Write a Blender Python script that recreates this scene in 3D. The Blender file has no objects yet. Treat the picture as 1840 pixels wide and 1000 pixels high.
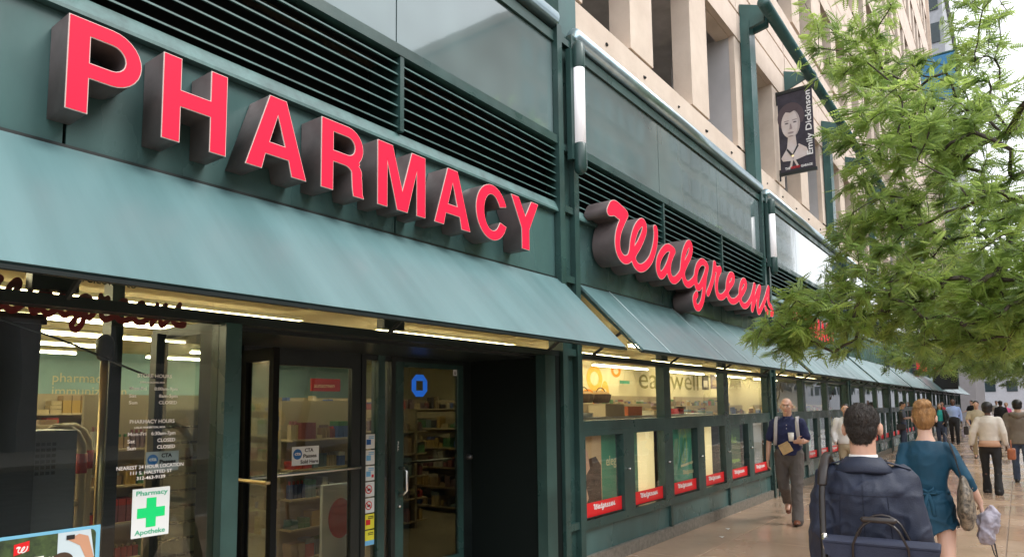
import bpy, bmesh, math, random
import numpy as np
from mathutils import Vector, Matrix, noise
R = math.radians
random.seed(7); rng = np.random.default_rng(7)
sc = bpy.context.scene
col = sc.collection

# ------------------------------------------------------------------ camera
YAW, PIT, ROL = 0.93440, 0.09628, -0.01178
fw = Vector((math.sin(YAW)*math.cos(PIT), math.cos(YAW)*math.cos(PIT), math.sin(PIT)))
rt = Vector((math.cos(YAW), -math.sin(YAW), 0)); up = rt.cross(fw)
r2 = rt*math.cos(ROL)+up*math.sin(ROL); u2 = -rt*math.sin(ROL)+up*math.cos(ROL)
cd = bpy.data.cameras.new('camera'); cam = bpy.data.objects.new('camera', cd); col.objects.link(cam)
cd.sensor_width = 36; cd.lens = 36*1227/1840; cd.shift_y = 113.5/1840; cd.clip_end = 2000; cd.clip_start = .05
m = Matrix((r2, u2, -fw)).transposed().to_4x4(); m.translation = (0, -3.67, 1.65); cam.matrix_world = m
sc.camera = cam
# ------------------------------------------------------------------ sky
SUN_EL, SUN_AZ = R(46), R(205)
w = bpy.data.worlds.new('World'); sc.world = w; w.use_nodes = True
nt = w.node_tree; nt.nodes.clear()
sky = nt.nodes.new('ShaderNodeTexSky'); sky.sky_type = 'NISHITA'; sky.sun_disc = False
sky.sun_elevation = SUN_EL; sky.sun_rotation = SUN_AZ; sky.dust_density = 6; sky.air_density = 1.0; sky.ozone_density = 1
hs = nt.nodes.new('ShaderNodeHueSaturation'); hs.inputs['Saturation'].default_value = .22
mx = nt.nodes.new('ShaderNodeMix'); mx.data_type = 'RGBA'; mx.inputs['Factor'].default_value = .8
mx.inputs['B'].default_value = (9.4, 9.7, 10.2, 1)
bg = nt.nodes.new('ShaderNodeBackground'); bg.inputs['Strength'].default_value = .125
ow = nt.nodes.new('ShaderNodeOutputWorld')
nt.links.new(sky.outputs[0], hs.inputs['Color']); nt.links.new(hs.outputs[0], mx.inputs['A'])
nt.links.new(mx.outputs['Result'], bg.inputs[0]); nt.links.new(bg.outputs[0], ow.inputs[0])
sd = bpy.data.lights.new('sun', 'SUN'); sd.energy = 1.4; sd.angle = R(25); sd.color = (1, .97, .92)
so = bpy.data.objects.new('sun', sd); col.objects.link(so)
# the sun stands over the street, towards the far right of the photograph
sdir = Vector((math.sin(SUN_AZ)*math.cos(SUN_EL)*-1, math.cos(SUN_AZ)*math.cos(SUN_EL), math.sin(SUN_EL)))
so.rotation_euler = sdir.to_track_quat('Z', 'Y').to_euler()
sc.view_settings.view_transform = 'Standard'; sc.view_settings.look = 'None'
sc.view_settings.exposure = 0.92; sc.view_settings.gamma = 1; sc.view_settings.use_curve_mapping = False
sc.render.engine = 'CYCLES'
cy = sc.cycles; cy.use_denoising = True; cy.max_bounces = 7; cy.diffuse_bounces = 3; cy.glossy_bounces = 3
cy.transparent_max_bounces = 14; cy.transmission_bounces = 4; cy.sample_clamp_indirect = 4; cy.caustics_reflective = False; cy.caustics_refractive = False

# ------------------------------------------------------------------ materials
def mat(name, base, rough=.5, metal=0, var=.0, vscale=3, bump=0, bscale=40, spec=.5, base2=None, rvar=0, rscale=2,
        emit=None, estr=0, stretch=(1,1,1), coat=0, sss=0, detail=6, world=False):
    m_ = bpy.data.materials.new(name); m_.use_nodes = True
    t = m_.node_tree; p = t.nodes['Principled BSDF']; L = t.links.new
    p.inputs['Base Color'].default_value = (*base, 1); p.inputs['Roughness'].default_value = rough
    p.inputs['Metallic'].default_value = metal; p.inputs['Specular IOR Level'].default_value = spec
    p.inputs['Coat Weight'].default_value = coat; p.inputs['Coat Roughness'].default_value = .08
    if sss: p.inputs['Subsurface Weight'].default_value = sss; p.inputs['Subsurface Radius'].default_value = (.012,.004,.002)
    tc = t.nodes.new('ShaderNodeTexCoord'); mp = t.nodes.new('ShaderNodeMapping'); mp.inputs['Scale'].default_value = stretch
    if world: L(t.nodes.new('ShaderNodeNewGeometry').outputs['Position'], mp.inputs['Vector'])
    else: L(tc.outputs['Object'], mp.inputs['Vector'])
    if var or base2:
        n = t.nodes.new('ShaderNodeTexNoise'); n.inputs['Scale'].default_value = vscale; n.inputs['Detail'].default_value = detail
        n.inputs['Roughness'].default_value = .62
        L(mp.outputs[0], n.inputs['Vector'])
        r = t.nodes.new('ShaderNodeValToRGB'); r.color_ramp.elements[0].position = .33; r.color_ramp.elements[1].position = .68
        b2 = base2 or tuple(c*(1-var) for c in base); b1 = base if base2 else tuple(min(1, c*(1+var)) for c in base)
        r.color_ramp.elements[0].color = (*b2, 1); r.color_ramp.elements[1].color = (*b1, 1)
        L(n.outputs['Fac'], r.inputs[0]); L(r.outputs[0], p.inputs['Base Color'])
    if rvar:
        n = t.nodes.new('ShaderNodeTexNoise'); n.inputs['Scale'].default_value = rscale; n.inputs['Detail'].default_value = 5
        L(mp.outputs[0], n.inputs['Vector'])
        mr = t.nodes.new('ShaderNodeMapRange'); mr.inputs[1].default_value = .35; mr.inputs[2].default_value = .65
        mr.inputs[3].default_value = max(0, rough-rvar); mr.inputs[4].default_value = min(1, rough+rvar)
        L(n.outputs['Fac'], mr.inputs[0]); L(mr.outputs[0], p.inputs['Roughness'])
    if bump:
        n = t.nodes.new('ShaderNodeTexNoise'); n.inputs['Scale'].default_value = bscale; n.inputs['Detail'].default_value = 4
        L(mp.outputs[0], n.inputs['Vector'])
        b = t.nodes.new('ShaderNodeBump'); b.inputs['Strength'].default_value = min(1, bump); b.inputs['Distance'].default_value = .02
        L(n.outputs['Fac'], b.inputs['Height']); L(b.outputs[0], p.inputs['Normal'])
    if emit: p.inputs['Emission Color'].default_value = (*emit, 1); p.inputs['Emission Strength'].default_value = estr
    return m_
def glassmat(name, tint=(1,1,1), ior=1.5, rough=0.0, boost=1.0):
    m_ = bpy.data.materials.new(name); m_.use_nodes = True; t = m_.node_tree; t.nodes.clear(); L = t.links.new
    o = t.nodes.new('ShaderNodeOutputMaterial'); mxs = t.nodes.new('ShaderNodeMixShader')
    tr = t.nodes.new('ShaderNodeBsdfTransparent'); tr.inputs[0].default_value = (*tint, 1)
    gl = t.nodes.new('ShaderNodeBsdfGlossy'); gl.inputs['Roughness'].default_value = rough; gl.inputs['Color'].default_value = (.96,1,1,1)
    fr = t.nodes.new('ShaderNodeFresnel'); fr.inputs[0].default_value = ior
    ml = t.nodes.new('ShaderNodeMath'); ml.operation = 'MULTIPLY'; ml.inputs[1].default_value = boost; ml.use_clamp = True
    tc = t.nodes.new('ShaderNodeTexCoord'); n = t.nodes.new('ShaderNodeTexNoise'); n.inputs['Scale'].default_value = 1.6; n.inputs['Detail'].default_value = 1
    b = t.nodes.new('ShaderNodeBump'); b.inputs['Strength'].default_value = .06; b.inputs['Distance'].default_value = .05
    L(tc.outputs['Object'], n.inputs['Vector']); L(n.outputs['Fac'], b.inputs['Height']); L(b.outputs[0], gl.inputs['Normal'])
    ge = t.nodes.new('ShaderNodeNewGeometry'); iv = t.nodes.new('ShaderNodeMath'); iv.operation = 'SUBTRACT'; iv.inputs[0].default_value = 1
    m2 = t.nodes.new('ShaderNodeMath'); m2.operation = 'MULTIPLY'
    L(ge.outputs['Backfacing'], iv.inputs[1]); L(fr.outputs[0], ml.inputs[0]); L(ml.outputs[0], m2.inputs[0]); L(iv.outputs[0], m2.inputs[1]); L(m2.outputs[0], mxs.inputs[0]); L(tr.outputs[0], mxs.inputs[1]); L(gl.outputs[0], mxs.inputs[2]); L(mxs.outputs[0], o.inputs[0])
    return m_
def leafmat(name, c1, c2, scale):
    m_ = bpy.data.materials.new(name); m_.use_nodes = True; t = m_.node_tree; L = t.links.new
    p = t.nodes['Principled BSDF']; o = t.nodes['Material Output']
    p.inputs['Roughness'].default_value = .38; p.inputs['Specular IOR Level'].default_value = .6
    tc = t.nodes.new('ShaderNodeTexCoord'); n = t.nodes.new('ShaderNodeTexNoise'); n.inputs['Scale'].default_value = scale; n.inputs['Detail'].default_value = 3
    r = t.nodes.new('ShaderNodeValToRGB'); r.color_ramp.elements[0].position = .36; r.color_ramp.elements[1].position = .66
    r.color_ramp.elements[0].color = (*c1, 1); r.color_ramp.elements[1].color = (*c2, 1)
    tl = t.nodes.new('ShaderNodeBsdfTranslucent'); ms = t.nodes.new('ShaderNodeMixShader'); ms.inputs[0].default_value = .5
    L(tc.outputs['Object'], n.inputs['Vector']); L(n.outputs['Fac'], r.inputs[0]); L(r.outputs[0], p.inputs['Base Color'])
    hs_ = t.nodes.new('ShaderNodeHueSaturation'); hs_.inputs['Value'].default_value = 2.0; hs_.inputs['Hue'].default_value = .485
    L(r.outputs[0], hs_.inputs['Color']); L(hs_.outputs[0], tl.inputs[0])
    L(p.outputs[0], ms.inputs[1]); L(tl.outputs[0], ms.inputs[2]); L(ms.outputs[0], o.inputs[0])
    return m_
G = {}
G['green'] = mat('green_paint', (.026,.064,.059), .34, var=.28, vscale=1.7, bump=.04, bscale=90, rvar=.1, rscale=3)
G['panel'] = mat('green_panel', (.06,.125,.122), .26, var=.3, vscale=.9, rvar=.12, rscale=1.4, stretch=(1,1,.45))
G['steel'] = mat('teal_steel', (.035,.10,.098), .32, var=.25, vscale=2, rvar=.1)
G['dark'] = mat('dark_recess', (.006,.009,.009), .6)
G['black'] = mat('black_frame', (.012,.018,.018), .35, var=.3)
G['slat'] = mat('louver_slat', (.07,.145,.14), .4, var=.35, vscale=6)
G['spandrel'] = mat('spandrel_glass', (.125,.185,.19), .03, var=.22, vscale=.8, spec=.9, bump=.10, bscale=.9, coat=1.0, detail=2)
G['concrete'] = mat('precast_concrete', (.70,.59,.495), .85, base2=(.585,.48,.395), vscale=1.6, bump=.25, bscale=60)
G['concrete2'] = mat('concrete_sill', (.70,.585,.50), .85, base2=(.60,.49,.41), vscale=2.2, bump=.2, bscale=70)
G['greywall'] = mat('painted_deck_wall', (.48,.47,.48), .8, var=.12, vscale=.8)
G['deck'] = mat('garage_deck', (.52,.49,.47), .9, var=.15)
G['chrome'] = mat('brushed_rail', (.46,.60,.66), .3, metal=.85, var=.12, vscale=5)
G['metal'] = mat('stainless', (.6,.6,.58), .25, metal=1)
G['brass'] = mat('brass_bar', (.62,.48,.26), .3, metal=1)
G['awning'] = mat('awning_sheet', (.122,.222,.232), .36, base2=(.088,.168,.175), vscale=1.25, rvar=.08, rscale=1.2, stretch=(2.8,.22,.22), bump=.03, bscale=5)
G['stain'] = mat('awning_stain', (.092,.172,.18), .36, var=.12, vscale=6)
G['seam'] = mat('awning_seam', (.48,.60,.62), .35, var=.2)
G['red'] = mat('sign_red_acrylic', (.5,.006,.02), .5, var=.1, vscale=4, spec=.15, emit=(1.0,.013,.065), estr=.42)
G['ret'] = mat('sign_return', (.12,.098,.098), .42, var=.3, vscale=3, rvar=.1)
G['trim'] = mat('sign_trim', (.55,.47,.44), .4)
G['white'] = mat('white_print', (.8,.8,.8), .5)
G['lamp'] = mat('lamp_diffuser', (.82,.80,.82), .35, emit=(1,.97,1), estr=.2)
G['glass'] = glassmat('shop_glass', (.94,.97,.96), 1.5, boost=1.6)
G['glassw'] = glassmat('front_window_glass', (.80,.84,.83), 1.5, boost=1.6)
G['glassx'] = glassmat('shade_tinted_door_glass', (.34,.36,.35), 1.5, boost=1.4)  # second door: the darkness of the shop behind is put into the tint
G['glassd'] = glassmat('door_glass', (.66,.70,.69), 1.5, boost=1.6)  # tint darkened to paint in the dim interior behind the doors
G['cream'] = mat('cream_wall', (.74,.66,.44), .8, var=.06, vscale=.5)
G['bluewall'] = mat('blue_wall', (.30,.46,.47), .8, var=.08)
G['ceil'] = mat('ceiling_tile', (.62,.52,.30), .9, var=.08, vscale=2)
G['sfloor'] = mat('vinyl_floor', (.42,.36,.27), .25, var=.2, vscale=1.2)
G['tube'] = mat('fluorescent_tube', (.9,.9,.8), .5, emit=(1,.86,.55), estr=18)
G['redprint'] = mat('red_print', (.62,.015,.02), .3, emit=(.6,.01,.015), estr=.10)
G['granite'] = mat('granite_plinth', (.24,.22,.19), .6, base2=(.13,.12,.10), vscale=18, bump=.15, bscale=120)
G['slab'] = mat('wet_concrete_slab', (.50,.35,.245), .17, base2=(.385,.262,.18), vscale=1.1, rvar=.13, rscale=.8, bump=.03, bscale=110, spec=.7, world=True)
G['joint'] = mat('slab_joint', (.22,.16,.12), .5, var=.3)
G['asphalt'] = mat('asphalt', (.05,.05,.052), .5, var=.25, vscale=8, rvar=.15)
G['ground'] = mat('ground_fill', (.09,.085,.08), .8, var=.2)
G['kerb'] = mat('kerb_stone', (.34,.32,.29), .6, var=.2, vscale=6)
G['bark'] = mat('bark', (.075,.06,.05), .85, var=.4, vscale=14, bump=.6, bscale=50, stretch=(1,1,.3))
G['leaf'] = leafmat('locust_leaf', (.12,.20,.055), (.28,.39,.10), 2.6)
G['leafb'] = leafmat('locust_leaf_far', (.10,.17,.05), (.23,.33,.09), 1.2)
G['skin'] = mat('skin', (.56,.33,.24), .5, var=.06, vscale=20, sss=.12)
G['skin2'] = mat('skin_dark', (.12,.06,.04), .45, var=.08, vscale=20)
def C(name, c, rough=.8, **k):
    if name not in G: G[name] = mat(name, c, rough, **k)
    return G[name]

# ------------------------------------------------------------------ mesh helpers
class MB:
    def __init__(s): s.v = []; s.f = []; s.sm = False
    def box(s, x0, x1, y0, y1, z0, z1):
        b = len(s.v)
        s.v += [(x0,y0,z0),(x1,y0,z0),(x1,y1,z0),(x0,y1,z0),(x0,y0,z1),(x1,y0,z1),(x1,y1,z1),(x0,y1,z1)]
        s.f += [(b+0,b+3,b+2,b+1),(b+4,b+5,b+6,b+7),(b+0,b+1,b+5,b+4),(b+1,b+2,b+6,b+5),(b+2,b+3,b+7,b+6),(b+3,b+0,b+4,b+7)]
        return s
    def prism(s, prof, a, b_, axis='x'):          # prof: closed 2D loop (y,z) swept along x, or (x,z) along y, (x,y) along z
        n = len(prof); b = len(s.v)
        def P(q, t): return (t, q[0], q[1]) if axis == 'x' else ((q[0], t, q[1]) if axis == 'y' else (q[0], q[1], t))
        s.v += [P(q, a) for q in prof]+[P(q, b_) for q in prof]
        s.f += [(b+i, b+(i+1) % n, b+n+(i+1) % n, b+n+i) for i in range(n)]
        s.f += [tuple(b+i for i in range(n))[::-1], tuple(b+n+i for i in range(n))]
        return s
    def tube(s, pts, rad, seg=10, side=None, capr=True):
        pts = [Vector(p) for p in pts]; n = len(pts)
        if not isinstance(rad, (list, tuple)): rad = [rad]*n
        rad = [r if isinstance(r, (list, tuple)) else (r, r) for r in rad]
        if capr:                                    # rounded ends
            t0 = (pts[0]-pts[1]).normalized(); t1 = (pts[-1]-pts[-2]).normalized()
            r0 = rad[0]; r1 = rad[-1]; q0 = min(r0); q1 = min(r1)
            pts = [pts[0]+t0*q0*.95, pts[0]+t0*q0*.6]+pts+[pts[-1]+t1*q1*.6, pts[-1]+t1*q1*.95]
            rad = [(r0[0]*.3, r0[1]*.3), (r0[0]*.78, r0[1]*.78)]+list(rad)+[(r1[0]*.78, r1[1]*.78), (r1[0]*.3, r1[1]*.3)]
            n = len(pts)
        b = len(s.v); sd_ = Vector(side) if side else None
        for i, p in enumerate(pts):
            t = (pts[min(i+1, n-1)]-pts[max(i-1, 0)]).normalized()
            if sd_ is None:
                sd_ = t.cross(Vector((0,0,1)))
                if sd_.length < .05: sd_ = t.cross(Vector((0,1,0)))
            a = (sd_-t*sd_.dot(t)).normalized(); c = t.cross(a)
            if side is None: sd_ = a
            for k in range(seg):
                th = 2*math.pi*k/seg
                s.v.append(tuple(p+a*(math.cos(th)*rad[i][0])+c*(math.sin(th)*rad[i][1])))
        for i in range(n-1):
            for k in range(seg):
                k2 = (k+1) % seg
                s.f.append((b+i*seg+k, b+i*seg+k2, b+(i+1)*seg+k2, b+(i+1)*seg+k))
        s.f.append(tuple(b+k for k in range(seg))[::-1]); s.f.append(tuple(b+(n-1)*seg+k for k in range(seg)))
        return s
    def ball(s, c, r, seg=14, ring=9):
        if not isinstance(r, (list, tuple)): r = (r,)*3
        b = len(s.v)
        s.v.append((c[0], c[1], c[2]-r[2]))
        for i in range(1, ring):
            ph = -math.pi/2+math.pi*i/ring
            for k in range(seg):
                th = 2*math.pi*k/seg
                s.v.append((c[0]+r[0]*math.cos(ph)*math.cos(th), c[1]+r[1]*math.cos(ph)*math.sin(th), c[2]+r[2]*math.sin(ph)))
        s.v.append((c[0], c[1], c[2]+r[2])); e = len(s.v)-1
        for k in range(seg): s.f.append((b, b+1+(k+1) % seg, b+1+k))
        for i in range(ring-2):
            for k in range(seg):
                k2 = (k+1) % seg; o = b+1+i*seg
                s.f.append((o+k, o+k2, o+seg+k2, o+seg+k))
        o = b+1+(ring-2)*seg
        for k in range(seg): s.f.append((o+k, o+(k+1) % seg, e))
        return s
    def mesh(s, name, mt):
        me = bpy.data.meshes.new(name); me.from_pydata(s.v, [], s.f); me.validate()
        if mt: me.materials.append(mt)
        if s.sm: me.polygons.foreach_set('use_smooth', [True]*len(me.polygons))
        return me
    def build(s, name, mt, parent=None, smooth=False):
        s.sm = smooth
        return link(name, s.mesh(name, G[mt] if isinstance(mt, str) else mt), parent)
def link(name, me, parent=None):
    o = bpy.data.objects.new(name, me); col.objects.link(o)
    if parent: o.parent = parent
    return o
def tag(o, label=None, cat=None, group=None, kind=None):
    if label: o['label'] = label
    if cat: o['category'] = cat
    if group: o['group'] = group
    if kind: o['kind'] = kind
    return o
def thing(name, label, cat, loc=(0,0,0), rz=0, group=None):
    o = bpy.data.objects.new(name, None); col.objects.link(o); o.location = loc; o.rotation_euler = (0,0,rz)
    o.empty_display_size = .1
    return tag(o, label, cat, group)
def box(name, mt, parent, *c): return MB().box(*c).build(name, mt, parent)
def rbox(x0, x1, y0, y1, z0, z1, bev=.01, seg=2):       # bevelled box
    bm = bmesh.new(); bmesh.ops.create_cube(bm, size=1)
    for v in bm.verts: v.co = ((x0+x1)/2+v.co.x*(x1-x0), (y0+y1)/2+v.co.y*(y1-y0), (z0+z1)/2+v.co.z*(z1-z0))
    bmesh.ops.bevel(bm, geom=bm.edges[:], offset=bev, segments=seg, affect='EDGES', profile=.6)
    me = bpy.data.meshes.new('rounded_box'); bm.to_mesh(me); bm.free(); return me
def rb(name, mt, parent, *c, bev=.01, seg=2):
    me = rbox(*c, bev=bev, seg=seg); me.materials.append(G[mt] if isinstance(mt, str) else mt); return link(name, me, parent)
TMP = bpy.data.scenes.new('workbench_scene')
def eval_mesh(o):                                        # evaluate in a small scene of its own (fast)
    TMP.collection.objects.link(o); vl = TMP.view_layers[0]; vl.update(); dg = vl.depsgraph
    return bpy.data.meshes.new_from_object(o.evaluated_get(dg))
def drop(o):
    d = o.data; bpy.data.objects.remove(o)
    try:
        if isinstance(d, bpy.types.Mesh): bpy.data.meshes.remove(d)
        else: bpy.data.curves.remove(d)
    except Exception: pass
def loops_mesh(loops, ext=0, offset=0, fill='BOTH'):    # closed 2D loops (holes allowed) -> mesh in local xy, thickness ext along z
    cu = bpy.data.curves.new('outline', 'CURVE'); cu.dimensions = '2D'; cu.fill_mode = fill; cu.extrude = ext/2; cu.offset = offset
    for L in loops:
        sp = cu.splines.new('POLY'); sp.points.add(len(L)-1)
        for i, p in enumerate(L): sp.points[i].co = (p[0], p[1], 0, 1)
        sp.use_cyclic_u = True
    o = bpy.data.objects.new('outline', cu); me = eval_mesh(o); drop(o); return me
def text_mesh(s, size, ext=.001, align='LEFT', bold=0, shear=0, spacing=1):
    cu = bpy.data.curves.new('lettering', 'FONT'); cu.body = s; cu.size = size; cu.extrude = ext/2; cu.align_x = align
    cu.offset = bold; cu.shear = shear; cu.space_character = spacing; cu.resolution_u = 3
    o = bpy.data.objects.new('lettering', cu); me = eval_mesh(o); drop(o); return me
def place(me, origin, ax, ay, mt, name, parent=None, sx=1, sy=1):   # map local xy(z) on to the plane (ax right, ay up)
    ax = Vector(ax); ay = Vector(ay); az = ax.cross(ay)
    M_ = Matrix((ax*sx, ay*sy, az)).transposed().to_4x4(); M_.translation = Vector(origin)
    me.transform(M_); me.materials.clear(); me.materials.append(G[mt] if isinstance(mt, str) else mt)
    return link(name, me, parent)
FX, FZ = (1,0,0), (0,0,1)                                # facing the street
def wtext(s, x, y, z, size, mt, parent, name='lettering', width=None, **k):
    me = text_mesh(s, size, **k)
    sx = 1
    if width:
        xs = [v.co.x for v in me.vertices]; sx = width/(max(xs)-min(xs))
    return place(me, (x, y, z), FX, FZ, mt, name, parent, sx=sx)
def arc(cx, cy_, rx, ry, a0, a1, n=12): return [(cx+rx*math.cos(R(a0+(a1-a0)*i/n)), cy_+ry*math.sin(R(a0+(a1-a0)*i/n))) for i in range(n+1)]

# ================================================================== SETTING
tag(box('ground', 'ground', None, -300, 700, -300, 300, -.6, -.2), kind='structure')
road = tag(box('road', 'asphalt', None, -120, 400, -20, -7.0, -.2, -.13), kind='structure')
tag(box('kerb', 'kerb', None, -60, 250, -7.0, -6.75, -.2, .0), kind='structure')
pave = tag(box('pavement', 'joint', None, -30, 250, -6.75, .02, -.2, -.012), kind='structure')
tag(box('far_pavement', 'kerb', None, -120, 400, -28, -20, -.2, .0), kind='structure')
ys = [-.03, -.70, -2.07, -3.44, -4.81, -6.18, -6.75]
slabme = {}
for j in range(len(ys)-1):
    y1, y0 = ys[j], ys[j+1]; d = y1-y0; sx = 1.72
    for i in range(-2, 24):
        kx = (j,)
        if kx not in slabme:
            me = rbox(0, sx-.009, -d+.0045, -.0045, -.1, .0, bev=.004, seg=1); me.materials.append(G['slab']); slabme[kx] = me
        o = link('paving_slab', slabme[kx], pave); o.location = (i*sx+(.4 if j in (0,) else .0), y1, random.uniform(-.0015, .0015))
far = MB()
for j in range(len(ys)-1):
    for i in range(24, 90): far.box(i*1.72+.007, i*1.72+1.713, ys[j+1]+.007, ys[j]-.007, -.02, 0)
tag(far.build('paving_slab_far', 'slab', pave), kind='stuff')
tag(box('shop_floor', 'sfloor', None, -3, 62, .08, 14, -.1, .05), kind='structure')
tag(box('shop_ceiling', 'ceil', None, -3, 62, .12, 14, 2.93, 3.05), kind='structure')
tag(box('shop_back_wall', 'bluewall', None, -3, 13.6, 12, 12.2, 0, 2.93), kind='structure')
tag(box('shop_inner_wall', 'cream', None, 13.6, 62, 6.0, 6.2, 0, 2.93), kind='structure')
tag(box('shop_side_wall', 'cream', None, 13.4, 13.6, 6.0, 12, 0, 2.93), kind='structure')
tag(box('shop_end_wall', 'cream', None, -3.2, -3.0, .08, 14, 0, 2.93), kind='structure')

# ================================================================== GARAGE BUILDING WITH SHOP FRONT
B = thing('parking_garage', 'beige concrete parking garage above a dark green shop front', 'building', (0,0,0))
PX0 = 5.72; PW = .37; PITCH = 7.0; NB = 8
def piers():
    for k in range(-1, NB+1):
        x = PX0+PITCH*k
        p = MB().box(x, x+.09, -.07, .1, 0, 5.62).box(x+.28, x+PW, -.07, .1, 0, 5.62).box(x+.09, x+.28, -.01, .1, 0, 5.62)
        for z in (.47, 2.2, 2.95, 3.68, 4.33, 5.5): p.box(x+.09, x+.28, -.055, -.01, z-.035, z+.035)
        p.build('pier', 'green', B)
        if k < 6: 
            l = thing('tube_lamp', 'white tube lamp in green caps on the pier %s' % ('beside the first red word sign' if k == 0 else 'at the end of the script sign' if k == 1 else ('next after the script sign','second after the script sign','third after the script sign','fourth after the script sign')[k-2] if k > 1 else 'at the left end'), 'lamp', (x+.27, -.16, 0), group='tube lamps on the piers')
            MB().tube([(0,0,4.36),(0,0,5.22)], .062, 16, capr=False).build('diffuser', 'lamp', l, True)
            MB().tube([(0,0,5.22),(0,0,5.44)], .07, 16).build('upper_cap', 'green', l, True)
            MB().tube([(0,0,4.12),(0,0,4.36)], .07, 16).build('lower_cap', 'green', l, True)
            box('back_plate', 'green', l, -.11, -.03, .03, .09, 4.2, 5.4)
piers()
slatm = None
def louvers(x0, x1):
    n = 3; wd = (x1-x0)/n
    for i in range(n):
        a, b = x0+i*wd, x0+(i+1)*wd
        lp = MB().box(a+.03, b-.03, .28, .3, 3.74, 4.33).build('louver', 'dark', B)
        MB().box(a, a+.04, -.05, .3, 3.74, 4.33).build('frame', 'green', lp)
        for q in range(7):
            z = 3.765+q*.083
            MB().prism([(-.03,z),(-.03,z+.011),(-.02,z+.014),(.09,z+.078),(.09,z+.07),(-.018,z+.003)], a+.04, b, 'x').build('slat', 'slat', lp)
def facade_bay(k, front=True):
    x0 = PX0+PW+PITCH*k; x1 = PX0+PITCH*(k+1)
    louvers(x0, x1)
    n = 3; wd = (x1-x0)/n
    for i in range(n):                                    # glass band and sign band
        a, b = x0+i*wd, x0+(i+1)*wd
        g = MB().box(a+.006, b-.006, -.004, .05, 4.42, 5.43).build('glass_panel', 'spandrel', B)
        MB().box(a+.008, b-.008, .0, .05, 2.955, 3.615).build('sign_panel', 'panel', B)
    MB().box(x0, x1, .05, .1, 2.9, 3.64).box(x0, x1, .05, .1, 4.3, 5.6).build('backing_wall', 'dark', B)
    MB().prism([(-.05,3.62),(-.05,3.64),(-.01,3.73),(.1,3.74),(.1,3.62)], x0, x1).build('ledge', 'slat', B)
    MB().box(x0, x1, -.055, .1, 4.33, 4.415).build('band_rail', 'green', B)
    MB().box(x0, x1, -.03, .1, 5.435, 5.54).build('cap_rail', 'green', B)
    MB().tube([(x0+.02,-.03,5.66),(x1-.02,-.03,5.66)], .088, 20, capr=False).build('chrome_rail', 'chrome', B, True)
    MB().box(x0, x1, .0, .3, 5.54, 5.60).build('roof_flashing', 'green', B)
    MB().box(x0, x1, .07, .12, 2.9, 2.953).box(x0, x1, -.02, .1, 2.925, 2.951).build('awning_head', 'black', B)
    # header and transom
    MB().box(x0, x1, -.03, .09, 2.155, 2.21).build('header', 'black', B)
    for i in range(n):
        a, b = x0+i*wd, x0+(i+1)*wd
        MB().box(a+.02, b-.02, .03, .038, 2.21, 2.9).build('transom_pane', 'glass', B)
    for i in range(1, n): MB().box(x0+i*wd-.1, x0+i*wd+.1, .0, .08, 2.235, 2.9).build('transom_post', 'black', B)
def window_bay(k):
    x0 = PX0+PW+PITCH*k; x1 = PX0+PITCH*(k+1); n = 3; wd = (x1-x0)/n
    MB().box(x0, x1, -.04, .12, 1.40, 1.505).build('sill_rail', 'green', B)
    MB().box(x0, x1, -.04, .12, .40, .49).build('bottom_rail', 'green', B)
    MB().box(x0, x1, .12, .6, 1.40, 1.45).build('window_shelf', 'cream', B)
    for i in range(n):
        a, b = x0+i*wd, x0+(i+1)*wd
        wnd = MB().box(a, a+.10 if i else a+.03, -.02, .09, 1.505, 2.155).build('window', 'green', B); MB().box(b-.10 if i < n-1 else b-.03, b-.002, -.02, .09, 1.505, 2.155).build('frame', 'green', wnd)
        MB().box(a+.10 if i else a+.03, b-.10 if i < n-1 else b-.03, .04, .048, 1.505, 2.155).build('pane', 'glass', wnd)
        MB().box(a+.02, b-.02, .0, .06, .135, .398).build('lower_panel', 'panel', B)
        MB().box(b-.03, b+.03, -.035, .06, .1, .40).build('panel_batten', 'green', B)
    MB().box(x0-.4, x1, -.05, .1, .0, .135).build('plinth', 'granite', B)
def cases(k, full):
    x0 = PX0+PW+PITCH*k; x1 = PX0+PITCH*(k+1); n = 6; wd = (x1-x0)/n
    for i in range(n):
        a, b = x0+i*wd, x0+(i+1)*wd
        c = MB().box(a, a+.07, -.045, .06, .49, 1.40).box(b-.19, b, -.045, .06, .49, 1.40).box(a+.07, b-.19, -.045, .06, 1.345, 1.40).build('display_case', 'green', B)
        MB().box(a+.03, b-.015, -.03, -.02, .505, .515).build('frame_edge', 'black', c)
        MB().box(a+.07, b-.19, .0, .006, .50, 1.345).build('pane', 'glass', c)
        MB().box(a, b, .62, .65, .45, 1.40).box(a, a+.02, .06, .62, .45, 1.40).box(b-.02, b, .06, .62, .45, 1.40).build('case_lining', C('case_dark', (.05,.045,.04)), c)
        MB().tube([(b-.11,-.045,.95),(b-.11,-.075,.95)], .014, 8).build('lock_knob', 'metal', c, True)
        s = MB().box(a+.075, b-.195, -.0045, -.001, .508, .655).build('red_strip', 'redprint', c)
        if full:
            me = SCRIPT_SMALL.copy(); me.materials.clear(); me.materials.append(G['white'])
            o = link('script_lettering', me, s); ww = (b-a-.265)
            o.location = (a+.075+ww*.22, -.006, .545); sc_ = ww*.56/5.9; o.scale = (sc_, 1, sc_*1.05)

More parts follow.
